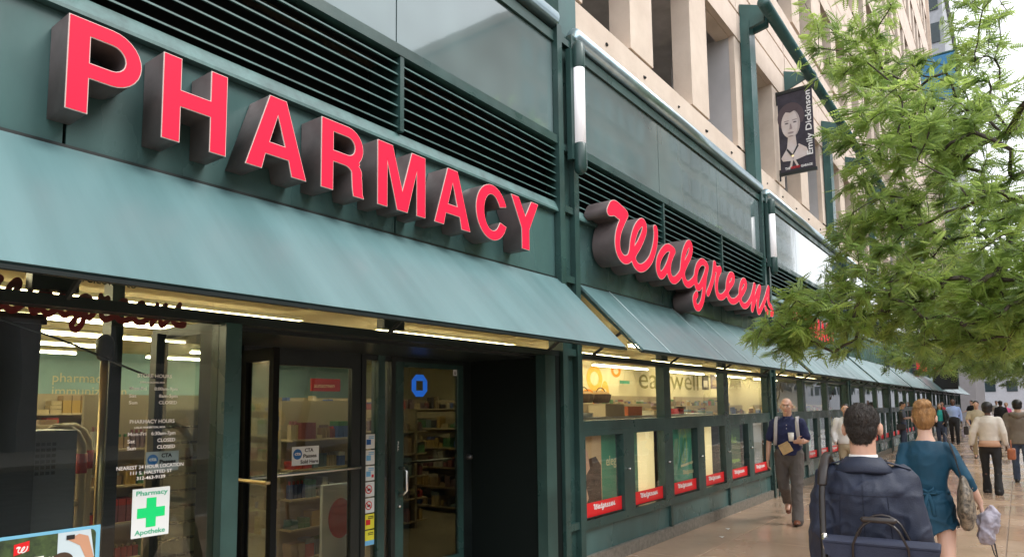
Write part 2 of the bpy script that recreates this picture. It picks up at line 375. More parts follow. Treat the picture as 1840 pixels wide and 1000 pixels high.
# --- script word as strokes in metres on the sign plane -> outline by distance field
ST = {
'flag': [(6.316,3.706),(6.429,3.771),(6.558,3.759),(6.697,3.764)],
'W': [(6.697,3.764),(6.608,3.659),(6.524,3.541),(6.485,3.429),(6.491,3.337),(6.542,3.273),(6.639,3.243),(6.754,3.28),(6.81,3.363),(6.843,3.476),(6.889,3.572),(6.971,3.676),(7.093,3.758),(7.162,3.744),(7.162,3.677),(7.093,3.574),(6.996,3.467),(6.9,3.384),(6.854,3.322),(6.873,3.261),(6.948,3.216),(7.052,3.217),(7.184,3.271),(7.318,3.372),(7.419,3.517),(7.462,3.629),(7.474,3.723),(7.463,3.758)],
'a': [(7.987,3.583),(7.878,3.599),(7.763,3.578),(7.617,3.484),(7.522,3.375),(7.506,3.268),(7.574,3.21),(7.688,3.268),(7.803,3.374),(7.898,3.491),(7.968,3.57)],
'a2': [(7.968,3.57),(7.883,3.483),(7.831,3.379),(7.823,3.283),(7.875,3.219),(7.975,3.208),(8.113,3.269),(8.211,3.348),(8.25,3.447),(8.299,3.579),(8.405,3.711),(8.517,3.78),(8.567,3.728),(8.511,3.616),(8.379,3.493),(8.282,3.39),(8.269,3.314),(8.324,3.238),(8.432,3.22),(8.582,3.279),(8.68,3.345)],
'g': [(9.099,3.592),(8.958,3.607),(8.806,3.535),(8.717,3.428),(8.684,3.314),(8.722,3.231),(8.819,3.238),(8.937,3.326),(9.061,3.453),(9.133,3.562)],
'g2': [(9.133,3.562),(9.06,3.438),(9.008,3.305),(8.956,3.16),(8.885,3.041),(8.776,2.957),(8.683,2.95),(8.625,2.997),(8.625,3.064),(8.701,3.124)],
'r0': [(9.12,3.192),(9.227,3.293),(9.34,3.437),(9.407,3.577),(9.431,3.657)],
'r': [(9.425,3.595),(9.544,3.587),(9.654,3.613),(9.548,3.512),(9.483,3.4),(9.469,3.283),(9.533,3.207),(9.677,3.21),(9.832,3.274),(9.997,3.39),(10.179,3.502),(10.222,3.59),(10.12,3.601),(10.001,3.527),(9.92,3.403),(9.926,3.276),(10.061,3.202),(10.256,3.221),(10.452,3.303),(10.657,3.416),(10.789,3.522),(10.779,3.588),(10.671,3.585),(10.564,3.503),(10.489,3.371),(10.51,3.248),(10.646,3.191),(10.838,3.231),(11.048,3.361),(11.157,3.473),(11.249,3.598)],
'n': [(11.249,3.598),(11.2,3.479),(11.137,3.339),(11.072,3.176)],
'n2': [(11.072,3.176),(11.257,3.37),(11.426,3.533),(11.546,3.605),(11.458,3.462),(11.375,3.301),(11.414,3.172),(11.638,3.306),(11.831,3.457),(11.969,3.596),(12.038,3.661)],
's': [(12.038,3.661),(12.002,3.513),(12.012,3.392),(12.189,3.315),(12.217,3.23),(12.071,3.215),(11.881,3.23),(11.815,3.283)]}
def catmull(P, m_=10):
    P = np.array(P); Q = np.vstack([2*P[0]-P[1], P, 2*P[-1]-P[-2]]); out = []
    for i in range(1, len(Q)-2):
        for t in np.linspace(0, 1, m_, endpoint=False):
            p0, p1, p2, p3 = Q[i-1:i+3]
            out.append(.5*((2*p1)+(-p0+p2)*t+(2*p0-5*p1+4*p2-p3)*t*t+(-p0+3*p1-3*p2+p3)*t**3))
    out.append(P[-1]); return np.array(out)
def field(strokes, x0, x1, z0, z1, st):
    X, Z = np.meshgrid(np.arange(x0, x1, st), np.arange(z0, z1, st), indexing='ij'); F = np.full(X.shape, 1e9)
    for k, P in strokes.items():
        pts = catmull(P)
        for j, (px, pz) in enumerate(pts):
            if k == 'flag': wd = .05+.045*math.sin(math.pi*min(1, j/len(pts)*1.0))
            else: wd = .052
            i0, i1 = int((px-.35-x0)/st), int((px+.35-x0)/st); i0 = max(0, i0)
            dx = (X[i0:i1]-px)*.86; dz = Z[i0:i1]-pz
            F[i0:i1] = np.minimum(F[i0:i1], np.sqrt(dx*dx+dz*dz)-wd)
    return np.minimum(F, 1)
def contour(F, x0, z0, st, lev):
    seg = {}; nx, nz = F.shape; I = F < lev
    act = (I[:-1,:-1].astype(int)+I[1:,:-1]+I[1:,1:]+I[:-1,1:]); idx = np.argwhere((act > 0) & (act < 4))
    def ip(a, b):
        fa, fb = F[a], F[b]; t = (lev-fa)/(fb-fa); return (x0+(a[0]+(b[0]-a[0])*t)*st, z0+(a[1]+(b[1]-a[1])*t)*st)
    pos = {}
    for i, j in idx:
        c = [(i,j),(i+1,j),(i+1,j+1),(i,j+1)]; e = []
        for q in range(4):
            a, b = c[q], c[(q+1) % 4]
            if I[a] != I[b]:
                key = (min(a,b), max(a,b)); pos[key] = ip(*key); e.append((key, bool(I[a])))
        ins = [k for k, f in e if not f]; outs = [k for k, f in e if f]
        for a, b in zip(outs, ins): seg[a] = b
    loops = []; used = set()
    for s0 in list(seg):
        if s0 in used: continue
        L = []; c_ = s0
        while c_ in seg and c_ not in used: used.add(c_); L.append(pos[c_]); c_ = seg[c_]
        if len(L) > 8:
            A = np.array(L)
            for _ in range(2): A = (np.roll(A, 1, 0)+2*A+np.roll(A, -1, 0))/4
            loops.append([tuple(p) for p in A[::2]])
    return loops
F_ = field(ST, 6.1, 12.45, 2.8, 3.98, .0125)
LO = contour(F_, 6.1, 2.8, .0125, .0); LI = contour(F_, 6.1, 2.8, .0125, -.008)
SCRIPT_SMALL = loops_mesh(contour(F_, 0, 0, .0125, .014), .001)
SCRIPT_SMALL.transform(Matrix(((1,0,0,0),(0,0,-1,0),(0,1,0,0),(0,0,0,1))))
def channel(name, lo, li, yb, yf, parent, dx=0):
    # a channel letter: dark return, pale trim edge, red face
    o = place(loops_mesh(lo, yf-yb if yf > yb else yb-yf), (dx, (yb+yf)/2, 0), FX, FZ, 'ret', name, parent)
    place(loops_mesh(lo, .006), (dx, yf-.0035, 0), FX, FZ, 'trim', 'trim_edge', o)
    place(loops_mesh(li, .002), (dx, yf-.0085, 0), FX, FZ, 'red', 'red_face', o)
    return o
ws = thing('script_sign', 'long red script channel letter sign on the green sign band', 'sign', (0,0,0))
# split the outlines into connected words pieces by outer loops
def area(L): return sum(L[i][0]*L[(i+1) % len(L)][1]-L[(i+1) % len(L)][0]*L[i][1] for i in range(len(L)))/2
def groups(loops):
    outs = sorted(loops, key=lambda L: -abs(area(L))); res = []
    def inside(p, L):
        c_ = False
        for i in range(len(L)):
            a, b = L[i], L[i-1]
            if (a[1] > p[1]) != (b[1] > p[1]) and p[0] < (b[0]-a[0])*(p[1]-a[1])/(b[1]-a[1])+a[0]: c_ = not c_
        return c_
    for L in outs:
        for g in res:
            if inside(L[0], g[0]): g.append(L); break
        else: res.append([L])
    return res
gi = groups(LI)
for g in groups(LO):
    xs = [p[0] for p in g[0]]; mn, mx_ = min(xs), max(xs)
    inn = [L for q in gi for L in q if mn <= sum(p[0] for p in q[0])/len(q[0]) <= mx_]
    channel('letter', g, inn, -.03, -.3, ws)

# --- block letters
Z0, Z1 = 3.055, 3.515; ZM = (Z0+Z1)/2
def letterP(x, w_=.336, st=.097):
    r = .142; cz = Z1-.142; xr = x+w_-r
    o = [(x,Z0),(x+st,Z0),(x+st,Z1-.284),(xr,Z1-.284)]+arc(xr,cz,r,r,-90,90,14)[1:]+[(x,Z1)]
    ri = .064; i = [(x+st,cz-ri),(x+st,cz+ri)]+[(xr,cz+ri)]+arc(xr,cz,ri,ri,90,-90,10)[1:]
    return [o, i]
def letterH(x, x2, st=.097): return [[(x,Z0),(x+st,Z0),(x+st,3.25),(x2-st,3.25),(x2-st,Z0),(x2,Z0),(x2,Z1),(x2-st,Z1),(x2-st,3.343),(x+st,3.343),(x+st,Z1),(x,Z1)]]
def letterA(x, x2, st=.108):
    c = (x+x2)/2; t = .058; h = Z1-Z0
    def xi(z): return x+(c-t-x)*(z-Z0)/h
    k = .008
    o = [(x,Z0),(x+st,Z0),(xi(3.15)+st-k,3.15),(x2-(xi(3.15)-x)-st+k,3.15),(x2-st,Z0),(x2,Z0),(c+t,Z1),(c-t,Z1)]
    i = [(xi(3.23)+st-k,3.23),(c,3.40),(x2-(xi(3.23)-x)-st+k,3.23)]
    return [o, i]
def letterR(x, w_=.35, st=.097):
    cz = Z1-.132; r = .132; xr = x+w_-r-.004
    o = [(x,Z0),(x+st,Z0),(x+st,Z0+.19),(x+.185,Z0+.19)]+arc(x+.185,Z0+.15,.062,.04,90,10,6)+[(x+.252,Z0+.06),(x+.262,Z0),(x+w_+.006,Z0),(x+w_-.006,Z0+.03),(x+w_-.012,Z0+.13)]+arc(x+w_-.065,Z0+.16,.052,.062,-20,60,5)+[(x+w_-.03,Z1-.262+.03)]+arc(xr,cz,r,r,-42,90,11)+[(x,Z1)]
    ri = .06; i = [(x+st,cz-ri),(x+st,cz+ri),(xr,cz+ri)]+arc(xr,cz,ri,ri,90,-90,10)[1:]
    return [o, i]
def letterM(x, x2, st=.093):
    c = (x+x2)/2
    return [[(x,Z0),(x+st,Z0),(x+st,Z1-.145),(c-.052,Z0),(c+.052,Z0),(x2-st,Z1-.145),(x2-st,Z0),(x2,Z0),(x2,Z1),(x2-.142,Z1),(c,Z0+.155),(x+.142,Z1),(x,Z1)]]
def letterC(x, x2):
    c = (x+x2)/2+.006; rx = (x2-x)/2; rz = (Z1-Z0)/2+.008; cz = ZM
    o = arc(c, cz, rx, rz, 28, 332, 30); i = arc(c+.002, cz, rx-.105, rz-.083, 328, 34, 26)
    return [o[:-1]+[(c+rx*.93,cz-rz*.36)]+[(c+rx*.93-.09,cz-rz*.27)]+i[1:-1]+[(c+rx*.93-.09,cz+rz*.27),(c+rx*.93,cz+rz*.36)]]
def letterY(x, x2, st=.114):
    c = (x+x2)/2+.001; h = .058
    return [[(c-h,Z0),(c+h,Z0),(c+h,Z0+.185),(x2,Z1),(x2-st,Z1),(c,Z1-.155),(x+st,Z1),(x,Z1),(c-h,Z0+.185)]]
PH = [letterP(1.219), letterH(1.662,2.020), letterA(2.138,2.556), letterR(2.665), letterM(3.14,3.614), letterA(3.71,4.133), letterC(4.20,4.628), letterY(4.69,5.112)]
def block_sign(label, dx):
    s = thing('block_letter_sign', label, 'sign', (0,0,0))
    for L in PH:
        o = place(loops_mesh(L, .2), (dx,-.106,0), FX, FZ, 'ret', 'letter', s)
        place(loops_mesh(L, .006), (dx,-.2095,0), FX, FZ, 'trim', 'trim_edge', o)
        place(loops_mesh(L, .002, -.0048), (dx,-.2145,0), FX, FZ, 'red', 'red_face', o)
    return s
block_sign('red channel letters spelling PHARMACY above the first awning', 0)
block_sign('second set of red channel letters half hidden behind the tree leaves', 12.55)

for k in range(-1, NB): facade_bay(k)
for k in range(0, NB): window_bay(k); cases(k, k < 2)

# --- concrete garage decks above
def garage():
    YF = .3; floors = [(6.65, 8.73)]+[(6.65+4.7*i, 8.73+4.7*i+.02) for i in range(1, 8)]
    top = 43.5
    for k in range(-1, NB):
        x0 = PX0+.2+PITCH*k; x1 = x0+PITCH                      # column centre to column centre
        pil = [(x0-.05, x0+.98), (x0+2.28, x0+3.0), (x0+4.5, x0+5.26), (x1-.24, x1-.05)]
        MB().box(x0-.05, x1-.05, YF, YF+.35, 5.6, 6.5).prism([(YF,6.5),(YF+.13,6.65),(YF+.35,6.65),(YF+.35,6.5)], x0-.05, x1-.05).build('parapet_panel', 'concrete', B)
        for hx in (1.55, 2.7, 3.9, 5.1, 6.3):
            for hz in (6.28,): MB().tube([(x0+hx+random.uniform(-.1,.1), YF-.003, hz), (x0+hx, YF-.012, hz)], .018, 8, capr=False).build('tie_hole', 'dark', B)
        for fi, (zs, zh) in enumerate(floors):
            for a, b in pil[:3]:
                dpt = .32
                MB().prism([(a,YF+.0),(b,YF+.0),(b,YF+dpt),(a-.0,YF+dpt)], zs-.1, zh+.02, 'z').build('pillar', 'concrete', B)
            MB().box(x1-.24, x1-.05, YF, YF+1.3, zs-.1, zh+.02).build('pillar', 'greywall' if fi == 0 else 'concrete', B)
            MB().box(x1-.245, x1-.05, YF-.003, YF+.1, zs-.1, zh+.02).build('pillar_face', 'concrete', B)
            nz = floors[fi+1][0] if fi < len(floors)-1 else top
            # spandrel: three stepped courses with open grooves between
            hgt = nz-zh; z = zh
            MB().box(x0-.05, x1-.05, YF+.09, YF+.35, zh, nz-.15).prism([(YF+.09,nz-.15),(YF+.13,nz),(YF+.35,nz),(YF+.35,nz-.15)], x0-.05, x1-.05).build('spandrel', 'concrete', B)
            for q in range(4):
                a = zh+.02+hgt*.235*q; b = a+hgt*.235-.075
                if q < 3 or fi == len(floors)-1:
                    for s0, s1 in ((x0-.04, x0+3.44), (x0+3.50, x1-.06)): MB().box(s0, s1, YF-.02+.012*q, YF+.1, a, b).build('spandrel_course', 'concrete2', B)
                else: MB().prism([(YF+.02,a),(YF+.02,b),(YF+.09,b+.06),(YF+.1,a)], x0-.04, x1-.06).build('spandrel_course', 'concrete2', B)
            MB().box(x0, x1, YF+.35, 12, zh+.35, zh+.75).build('deck', 'deck', B)
        MB().box(x0, x1, YF+.35, 12, 5.62, 5.9).build('deck', 'deck', B)
    xa, xb = PX0+PITCH*-1, PX0+.15+PITCH*NB
    MB().box(xa, xb, 11.7, 12, 3, 43).build('rear_wall', 'greywall', B)
    MB().box(xa-.3, xa, .3, 12, 0, 43).build('end_wall', 'concrete', B)
    MB().box(xb, xb+.3, .1, 12, 0, 43.2).build('end_wall', 'concrete', B)
    # green steel posts standing in front of the concrete and the pipe they carry
    for k in range(-1, NB):
        x = PX0+.26+PITCH*k+.05
        MB().box(x, x+.36, .1, .28, 5.62, 9.15 if k >= 1 else 9.15).build('steel_post', 'steel', B)
        MB().prism([(.28,9.0),(.1,9.0),(-.18,9.05),(-.2,9.35),(.28,9.55)], x+.02, x+.10).prism([(.28,9.0),(.1,9.0),(-.18,9.05),(-.2,9.35),(.28,9.55)], x+.26, x+.34).build('post_bracket', 'steel', B)
        if k >= 1:
            xb_ = x+3.2
            MB().prism([(.28,8.95),(.28,9.45),(-.2,9.28),(-.2,9.12)], xb_, xb_+.03).build('pipe_bracket', 'steel', B)
    MB().tube([(12.6,-.3,9.16),(PX0+PITCH*NB,-.3,9.16)], .11, 16, capr=False).build('pipe', 'steel', B, True)
    for k in range(1, NB):
        x = PX0+.26+PITCH*k+.05
        MB().tube([(x+3.1,-.3,9.16),(x+3.3,-.3,9.16)], .128, 16, capr=False).build('pipe_collar', 'steel', B, True)
garage()

# ================================================================== AWNINGS
def awning(x0, x1, label, seams=()):
    a = thing('awning', label, 'awning', (0,0,0), group='sloping awnings along the shop front')
    T = (-.01, 2.945); E_ = (-.735, 2.205)
    n = Vector((0, T[1]-E_[1], -(T[0]-E_[0]))).normalized()
    MB().prism([(T[0],T[1]),(E_[0],E_[1]),(E_[0]+.02,E_[1]-.012),(T[0],T[1]-.035)], x0, x1).build('sheet', 'awning', a)
    box('edge_trim', 'black', a, x0, x1, E_[0]-.006, E_[0]+.03, E_[1]-.03, E_[1]-.0125)
    MB().prism([(T[0],T[1]-.05),(E_[0]+.03,E_[1]-.02),(E_[0]+.05,E_[1]-.02),(T[0],T[1]-.09)], x0+.01, x0+.035).build('end_rib', 'green', a)
    MB().prism([(T[0],T[1]-.05),(E_[0]+.03,E_[1]-.02),(E_[0]+.05,E_[1]-.02),(T[0],T[1]-.09)], x1-.035, x1-.01).build('end_rib', 'green', a)
    for s in seams:
        MB().prism([(T[0]-.004,T[1]+.002),(E_[0]-.002,E_[1]+.002),(E_[0]+.002,E_[1]+.01),(T[0],T[1]+.008)], s-.012, s+.012).build('seam', 'seam', a)
    x = x0+.25
    while x < x1:
        MB().tube([(x,-.02,2.2),(x,-.42,2.46)], .016, 6).build('strut', 'black', a); x += (x1-x0-.5)/3
    return a
awning(-1.0, 5.78, 'pale teal sloping awning below the red block letters')
awning(6.15, 12.72, 'pale teal sloping awning below the red script sign with pale streaks', (6.8, 8.55, 9.5, 10.35))
for k in range(1, NB): awning(6.13+PITCH*k, 12.72+PITCH*k, 'pale teal sloping awning behind the leaves, number %s along from the script sign' % ('one','two','three','four','five','six','seven')[k-1], (8.5+PITCH*k, 10.4+PITCH*k))

# ================================================================== ENTRANCE BAY
DY = .92                                                  # door line, set back from the front
def entrance():
    # big front window on the left
    MB().box(-.9, 2.15, -.04, .1, .08, .36).build('lower_panel', 'panel', B)
    wnd = MB().box(.10, .17, -.03, .08, .36, 2.155).build('window', 'black', B); MB().box(-.9, -.82, -.03, .08, .36, 2.155).build('frame', 'black', wnd)
    MB().box(.17, 2.15, .02, .03, .36, 2.155).build('pane', 'glassw', wnd); MB().box(-.82, .10, .02, .03, .36, 2.155).build('pane', 'glassw', wnd)
    MB().box(2.15, 2.25, -.05, .1, 0, 2.155).build('corner_post', 'green', B)
    rw = MB().box(2.17, 2.23, .1, .26, 0, 2.155).build('return_frame', 'black', B); MB().box(2.17, 2.23, DY-.13, DY-.05, 0, 2.155).build('frame', 'black', rw); MB().box(2.196, 2.204, .26, DY-.13, .1, 2.12).build('pane', 'glass', rw)
    # recess lining
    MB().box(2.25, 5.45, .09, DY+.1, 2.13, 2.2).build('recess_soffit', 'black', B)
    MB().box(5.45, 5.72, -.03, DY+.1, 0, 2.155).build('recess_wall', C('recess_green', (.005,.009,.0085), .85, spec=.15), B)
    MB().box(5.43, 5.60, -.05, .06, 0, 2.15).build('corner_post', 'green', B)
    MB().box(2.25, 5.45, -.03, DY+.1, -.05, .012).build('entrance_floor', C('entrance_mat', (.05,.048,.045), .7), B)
    # door line frames
    MB().box(2.25, 2.31, DY, DY+.06, 0, 2.13).build('door_jamb', 'black', B); MB().box(2.78, 2.86, DY, DY+.06, 0, 2.13).build('door_jamb', 'black', B); MB().box(2.31, 2.78, DY+.02, DY+.028, .05, 2.13).build('side_pane', 'glass', B)
    for a, b in ((3.98, 4.03), (4.17, 4.25), (4.33, 4.38), (5.33, 5.45)): MB().box(a, b, DY-.03, DY+.06, .012, 2.13).build('door_jamb', 'green' if a == 4.17 else 'black', B)
    MB().box(2.86, 5.33, DY-.02, DY+.06, 2.085, 2.13).build('door_head', 'black', B)
    sp = MB().box(4.03, 4.17, DY+.0, DY+.008, .05, 2.085).build('side_pane', 'glassd', B)
    MB().box(4.25, 4.33, DY+.0, DY+.008, .05, 2.085).build('side_pane', 'glassd', B)
    d = MB().box(2.86, 2.93, DY-.02, DY+.03, .02, 2.085).box(3.88, 3.98, DY-.02, DY+.03, .02, 2.085).box(2.93, 3.88, DY-.02, DY+.03, 2.0, 2.085).box(2.93, 3.88, DY-.02, DY+.03, .02, .25).build('door', 'black', B)
    MB().box(2.93, 3.88, DY, DY+.008, .25, 2.0).build('pane', 'glassd', d)
    MB().tube([(2.9,DY-.08,1.165),(3.93,DY-.08,1.165)], .014, 10).tube([(2.9,DY-.08,1.165),(2.9,DY,1.165)], .012, 8).tube([(3.93,DY-.08,1.165),(3.93,DY,1.165)], .012, 8).build('push_bar', 'metal', d, True)
    # the leaf standing open towards the street
    hx, hy, ex, ey = 2.86, DY-.03, 2.815, .43
    lf = thing('_', None, None)
    bpy.data.objects.remove(lf)
    v = Vector((ex-hx, ey-hy, 0)); ln = v.length; v.normalize(); n = Vector((-v.y, v.x, 0))
    def leaf(a, b, z0, z1, t0=-.022, t1=.022):
        P = [Vector((hx,hy,0))+v*a+n*t0, Vector((hx,hy,0))+v*b+n*t0, Vector((hx,hy,0))+v*b+n*t1, Vector((hx,hy,0))+v*a+n*t1]
        return [(p.x, p.y) for p in P], z0, z1
    mb = MB()
    for q in (leaf(0,.07,.02,2.085), leaf(ln-.06,ln,.02,2.085), leaf(.07,ln-.06,2.0,2.085), leaf(.07,ln-.06,.02,.25)): mb.prism(*q, 'z')
    d1 = mb.build('door', C('door_leaf_black', (.006,.007,.007), .75, spec=.15), B); d1['label'] = 'black framed door leaf standing open'
    MB().prism(*leaf(.07,ln-.06,.25,2.0,-.004,.004), 'z').build('pane', 'glassd', d1)
    a = Vector((hx,hy,1.165))+v*.0-Vector((.07,0,0)); b = Vector((hx,hy,1.165))+v*(ln-.02)-Vector((.05,0,0))
    MB().tube([a, b], .014, 10).tube([b, b+Vector((.05,0,0))], .012, 8).build('push_bar', 'brass', d1, True)
    # second door
    d2 = MB().box(4.38, 4.49, DY-.02, DY+.03, .02, 2.085).box(5.26, 5.33, DY-.02, DY+.03, .02, 2.085).box(4.49, 5.26, DY-.02, DY+.03, 2.04, 2.085).box(4.49, 5.26, DY-.02, DY+.03, .02, .22).build('door', 'green', B)
    MB().box(4.49, 5.26, DY, DY+.008, .22, 2.04).build('pane', 'glassx', d2)
    MB().tube([(4.5,DY+.07,1.145),(5.25,DY+.07,1.145)], .013, 10).build('push_bar', 'metal', d2, True)
    MB().tube([(4.44,DY-.02,1.12),(4.44,DY-.075,1.115),(4.455,DY-.10,1.09),(4.455,DY-.10,.92),(4.44,DY-.075,.89),(4.44,DY-.02,.885)], .015, 10, capr=False).build('pull_handle', 'metal', d2, True)
    MB().tube([(4.435,DY-.02,.78),(4.435,DY-.03,.78)], .018, 12).build('lock_cylinder', 'metal', d2, True)
    MB().tube([(5.39,DY-.03,1.16),(5.39,DY-.06,1.16)], .03, 14).build('wall_knob', C('dull_metal', (.12,.12,.12), .4, metal=.8), B, True)
    o = text_mesh('PULL', .045, bold=.0006); place(o, (4.415, DY-.021, 1.36), (0,0,-1), (1,0,0), 'white', 'pull_lettering', d2, sx=.9, sy=.5)
entrance()

# ---- things stuck on the glass
def sheet(name, label, cat, x0, x1, z0, z1, y, mt, group=None):
    return tag(MB().box(x0, x1, y-.0015, y+.0005, z0, z1).build(name, mt), label, cat, group)
def poly(name, pts, y, mt, parent): return place(loops_mesh([pts], .001), (0,y,0), FX, FZ, mt, name, parent)
C('paper', (.72,.78,.80), .55); C('green_cross', (.0,.62,.17), .5, emit=(0,.6,.16), estr=.05); C('print_green', (.05,.42,.25), .5)
C('print_black', (.015,.015,.015), .5); C('cta_blue', (.01,.14,.42), .4); C('ghost', (.42,.45,.46), .5)
p = sheet('poster', 'white poster with a green cross on the front window', 'poster', 1.697, 1.889, 1.008, 1.256, .012, 'paper')
xc, zc = 1.793, 1.132
poly('cross', [(xc-.024,zc-.075),(xc+.026,zc-.075),(xc+.026,zc-.026),(xc+.072,zc-.026),(xc+.072,zc+.024),(xc+.026,zc+.024),(xc+.026,zc+.074),(xc-.024,zc+.074),(xc-.024,zc+.024),(xc-.07,zc+.024),(xc-.07,zc-.026),(xc-.024,zc-.026)], .0095, 'green_cross', p)
wtext('Pharmacy', 1.713, .0095, 1.221, .034, 'print_green', p, width=.162, bold=.0006); wtext('Apotheke', 1.715, .0095, 1.023, .034, 'print_green', p, width=.155, bold=.0006)
def cta(x0, z0, w_, h, y, label, ghost=False):
    s = sheet('transit_pass_sign', label, 'sign', x0, x0+w_, z0, z0+h, y, 'ghost' if ghost else 'paper')
    place(loops_mesh([arc(x0+w_*.2, z0+h*.6, w_*.16, w_*.16, 0, 350, 24)], .001), (0,y-.0025,0), FX, FZ, 'cta_blue', 'round_logo', s)
    wtext('cta', x0+w_*.09, y-.004, z0+h*.55, h*.26, 'white', s, width=w_*.22, bold=.0008)
    wtext('CTA', x0+w_*.46, y-.003, z0+h*.70, h*.27, 'print_black', s, width=w_*.32, bold=.001)
    wtext('Passes', x0+w_*.40, y-.003, z0+h*.39, h*.27, 'print_black', s, width=w_*.5, bold=.001)
    if not ghost: wtext('Sold Here', x0+w_*.31, y-.003, z0+h*.08, h*.27, 'print_black', s, width=w_*.66, bold=.001)
cta(3.30, 1.22, .255, .145, DY-.006, 'white transit pass sign on the glass door')
cta(1.775, 1.335, .175, .105, .05, 'grey transit pass sign behind the window lettering', True)
hl = thing('window_lettering', 'white opening hours lettering on the front window', 'lettering', (0,0,0))
for s_, x, z, sz, wd in (('STORE HOURS', 1.70, 1.832, .026, .18), ('JOSHUA OLCING, MGR', 1.715, 1.802, .012, .13), ('Mon-Fri', 1.662, 1.765, .024, .085), ('8:00am-9pm', 1.79, 1.765, .024, .125), ('Sat', 1.662, 1.727, .024, .036), ('8am-5pm', 1.815, 1.727, .024, .10), ('Sun', 1.662, 1.692, .024, .042), ('CLOSED', 1.815, 1.692, .024, .098),
        ('PHARMACY HOURS', 1.67, 1.592, .027, .232), ('LESLIE PINKERTON, MGR', 1.695, 1.566, .013, .16), ('Mon-Fri', 1.663, 1.529, .026, .092), ('6:30am-7pm', 1.782, 1.529, .026, .128), ('Sat', 1.663, 1.492, .026, .037), ('CLOSED', 1.815, 1.492, .026, .095), ('Sun', 1.663, 1.457, .026, .042), ('CLOSED', 1.815, 1.457, .026, .095),
        ('NEAREST 24 HOUR LOCATION', 1.615, 1.358, .026, .345), ('111 S. HALSTED ST', 1.68, 1.330, .024, .215), ('312-463-9139', 1.715, 1.302, .024, .148)):
    wtext(s_, x, .0165, z, sz, 'white', hl, 'text_line', width=wd, bold=.0003)
# bank emblem: octagon of four pieces round a square hole
C('bank_blue', (.02,.16,.8), .3, emit=(.03,.22,1), estr=.16)
em = thing('bank_emblem', 'blue octagon emblem on the second glass door', 'emblem', (0,0,0))
for q in range(4):
    a = R(90*q); pts = [(-.105,.052),(-.052,.105),(.045,.105),(.045,.042),(-.105,.042)]
    pts = [(-.045,.105),(.05,.105),(.103,.05),(.103,.046),(.040,.046),(-.045,.046)]
    poly('emblem_piece', [(4.715+(x*math.cos(a)-z*math.sin(a)), 1.87+(x*math.sin(a)+z*math.cos(a))) for x, z in pts], DY-.004, 'bank_blue', em)
s = sheet('access_sticker', 'small white access sticker at the top of the second door', 'sticker', 5.20, 5.255, 1.98, 2.055, DY-.003, 'paper'); wtext('&', 5.21, DY-.006, 1.99, .05, 'print_black', s)
C('st_blue', (.02,.13,.42)); C('st_lblue', (.16,.45,.75)); C('st_yel', (.72,.68,.05)); C('st_red', (.6,.02,.03))
for q, (bgm, mk) in enumerate((('paper','st_blue'),('paper','st_lblue'),('paper','st_lblue'),('paper','no'),('paper','no'),('st_yel','st_red'),('st_yel','st_lblue'))):
    z1 = 1.435-q*.137
    s = sheet('door_sticker', ('white sticker with a dark blue block, topmost in the door strip','white sticker with a pale blue square, second from the top','white sticker with pale blue and red marks, third from the top','white sticker with red ring, dog mark, fourth from the top','white sticker with red no smoking ring in the door strip','yellow sticker with a red block in the door strip','yellow sticker with a blue foot, lowest in the door strip')[q], 'sticker', 4.04, 4.155, z1-.125, z1, DY-.003, bgm, 'stickers beside the door')
    if mk == 'no':
        ring = loops_mesh([arc(4.09, z1-.062, .038, .038, 0, 350, 20), arc(4.09, z1-.062, .030, .030, 350, 0, 20)], .001); place(ring, (0,DY-.006,0), FX, FZ, 'st_red', 'ring', s)
        poly('bar', [(4.062,z1-.042),(4.068,z1-.036),(4.118,z1-.082),(4.112,z1-.088)], DY-.006, 'st_red', s)
        box('mark', 'print_black', s, 4.075, 4.11, DY-.0055, DY-.0045, z1-.075, z1-.055)
    else:
        box('mark', mk, s, 4.06 if q != 6 else 4.04, 4.11 if q != 6 else 4.155, DY-.006, DY-.004, z1-(.09 if q != 6 else .124), z1-(.045 if q != 6 else .085))
        if q in (2,): box('mark', 'st_red', s, 4.12, 4.145, DY-.006, DY-.004, z1-.1, z1-.075)
        for t_ in range(2): box('print_line', 'st_lblue' if bgm == 'paper' else 'print_black', s, 4.085, 4.145, DY-.006, DY-.004, z1-.025-.014*t_, z1-.018-.014*t_)
# photo poster at the lower left
C('post_blue', (.18,.50,.72)); C('post_dark', (.02,.035,.02), .5, base2=(.07,.12,.04), vscale=25); C('post_sky', (.55,.68,.75)); C('post_skin', (.55,.30,.19)); C('post_orange', (.75,.20,.06)); C('post_hair', (.06,.035,.02))
s = sheet('photo_poster', 'blue bordered photo poster at the foot of the front window', 'poster', .86, 1.545, .66, 1.105, -.002, 'post_blue')
q0 = [(.90,.66),(1.52,.66),(1.52,1.06)]+arc(1.495,1.065,.025,.025,0,90,5)+arc(1.18,1.03,.06,.06,90,180,6)+[(1.12,.9),(.90,.88)]
poly('photo', [(.88,.66),(1.525,.66),(1.525,1.06)]+arc(1.50,1.065,.025,.025,0,90,5)+arc(1.14,1.045,.045,.045,90,180,6)+[(.88,1.0)], -.005, 'post_dark', s)
poly('photo_sky', [(1.36,1.09),(1.50,1.09),(1.52,.96),(1.44,.92),(1.36,.97)], -.0065, 'post_sky', s)
poly('photo_arm', [(1.40,1.055),(1.45,1.075),(1.49,1.06),(1.52,.95),(1.505,.84),(1.47,.84),(1.485,.95),(1.455,1.02)], -.008, 'post_skin', s)
poly('photo_face', arc(1.385,.93,.042,.06,0,345,20), -.008, 'post_skin', s); poly('photo_hair', arc(1.38,.955,.05,.045,20,200,12), -.0095, 'post_hair', s)
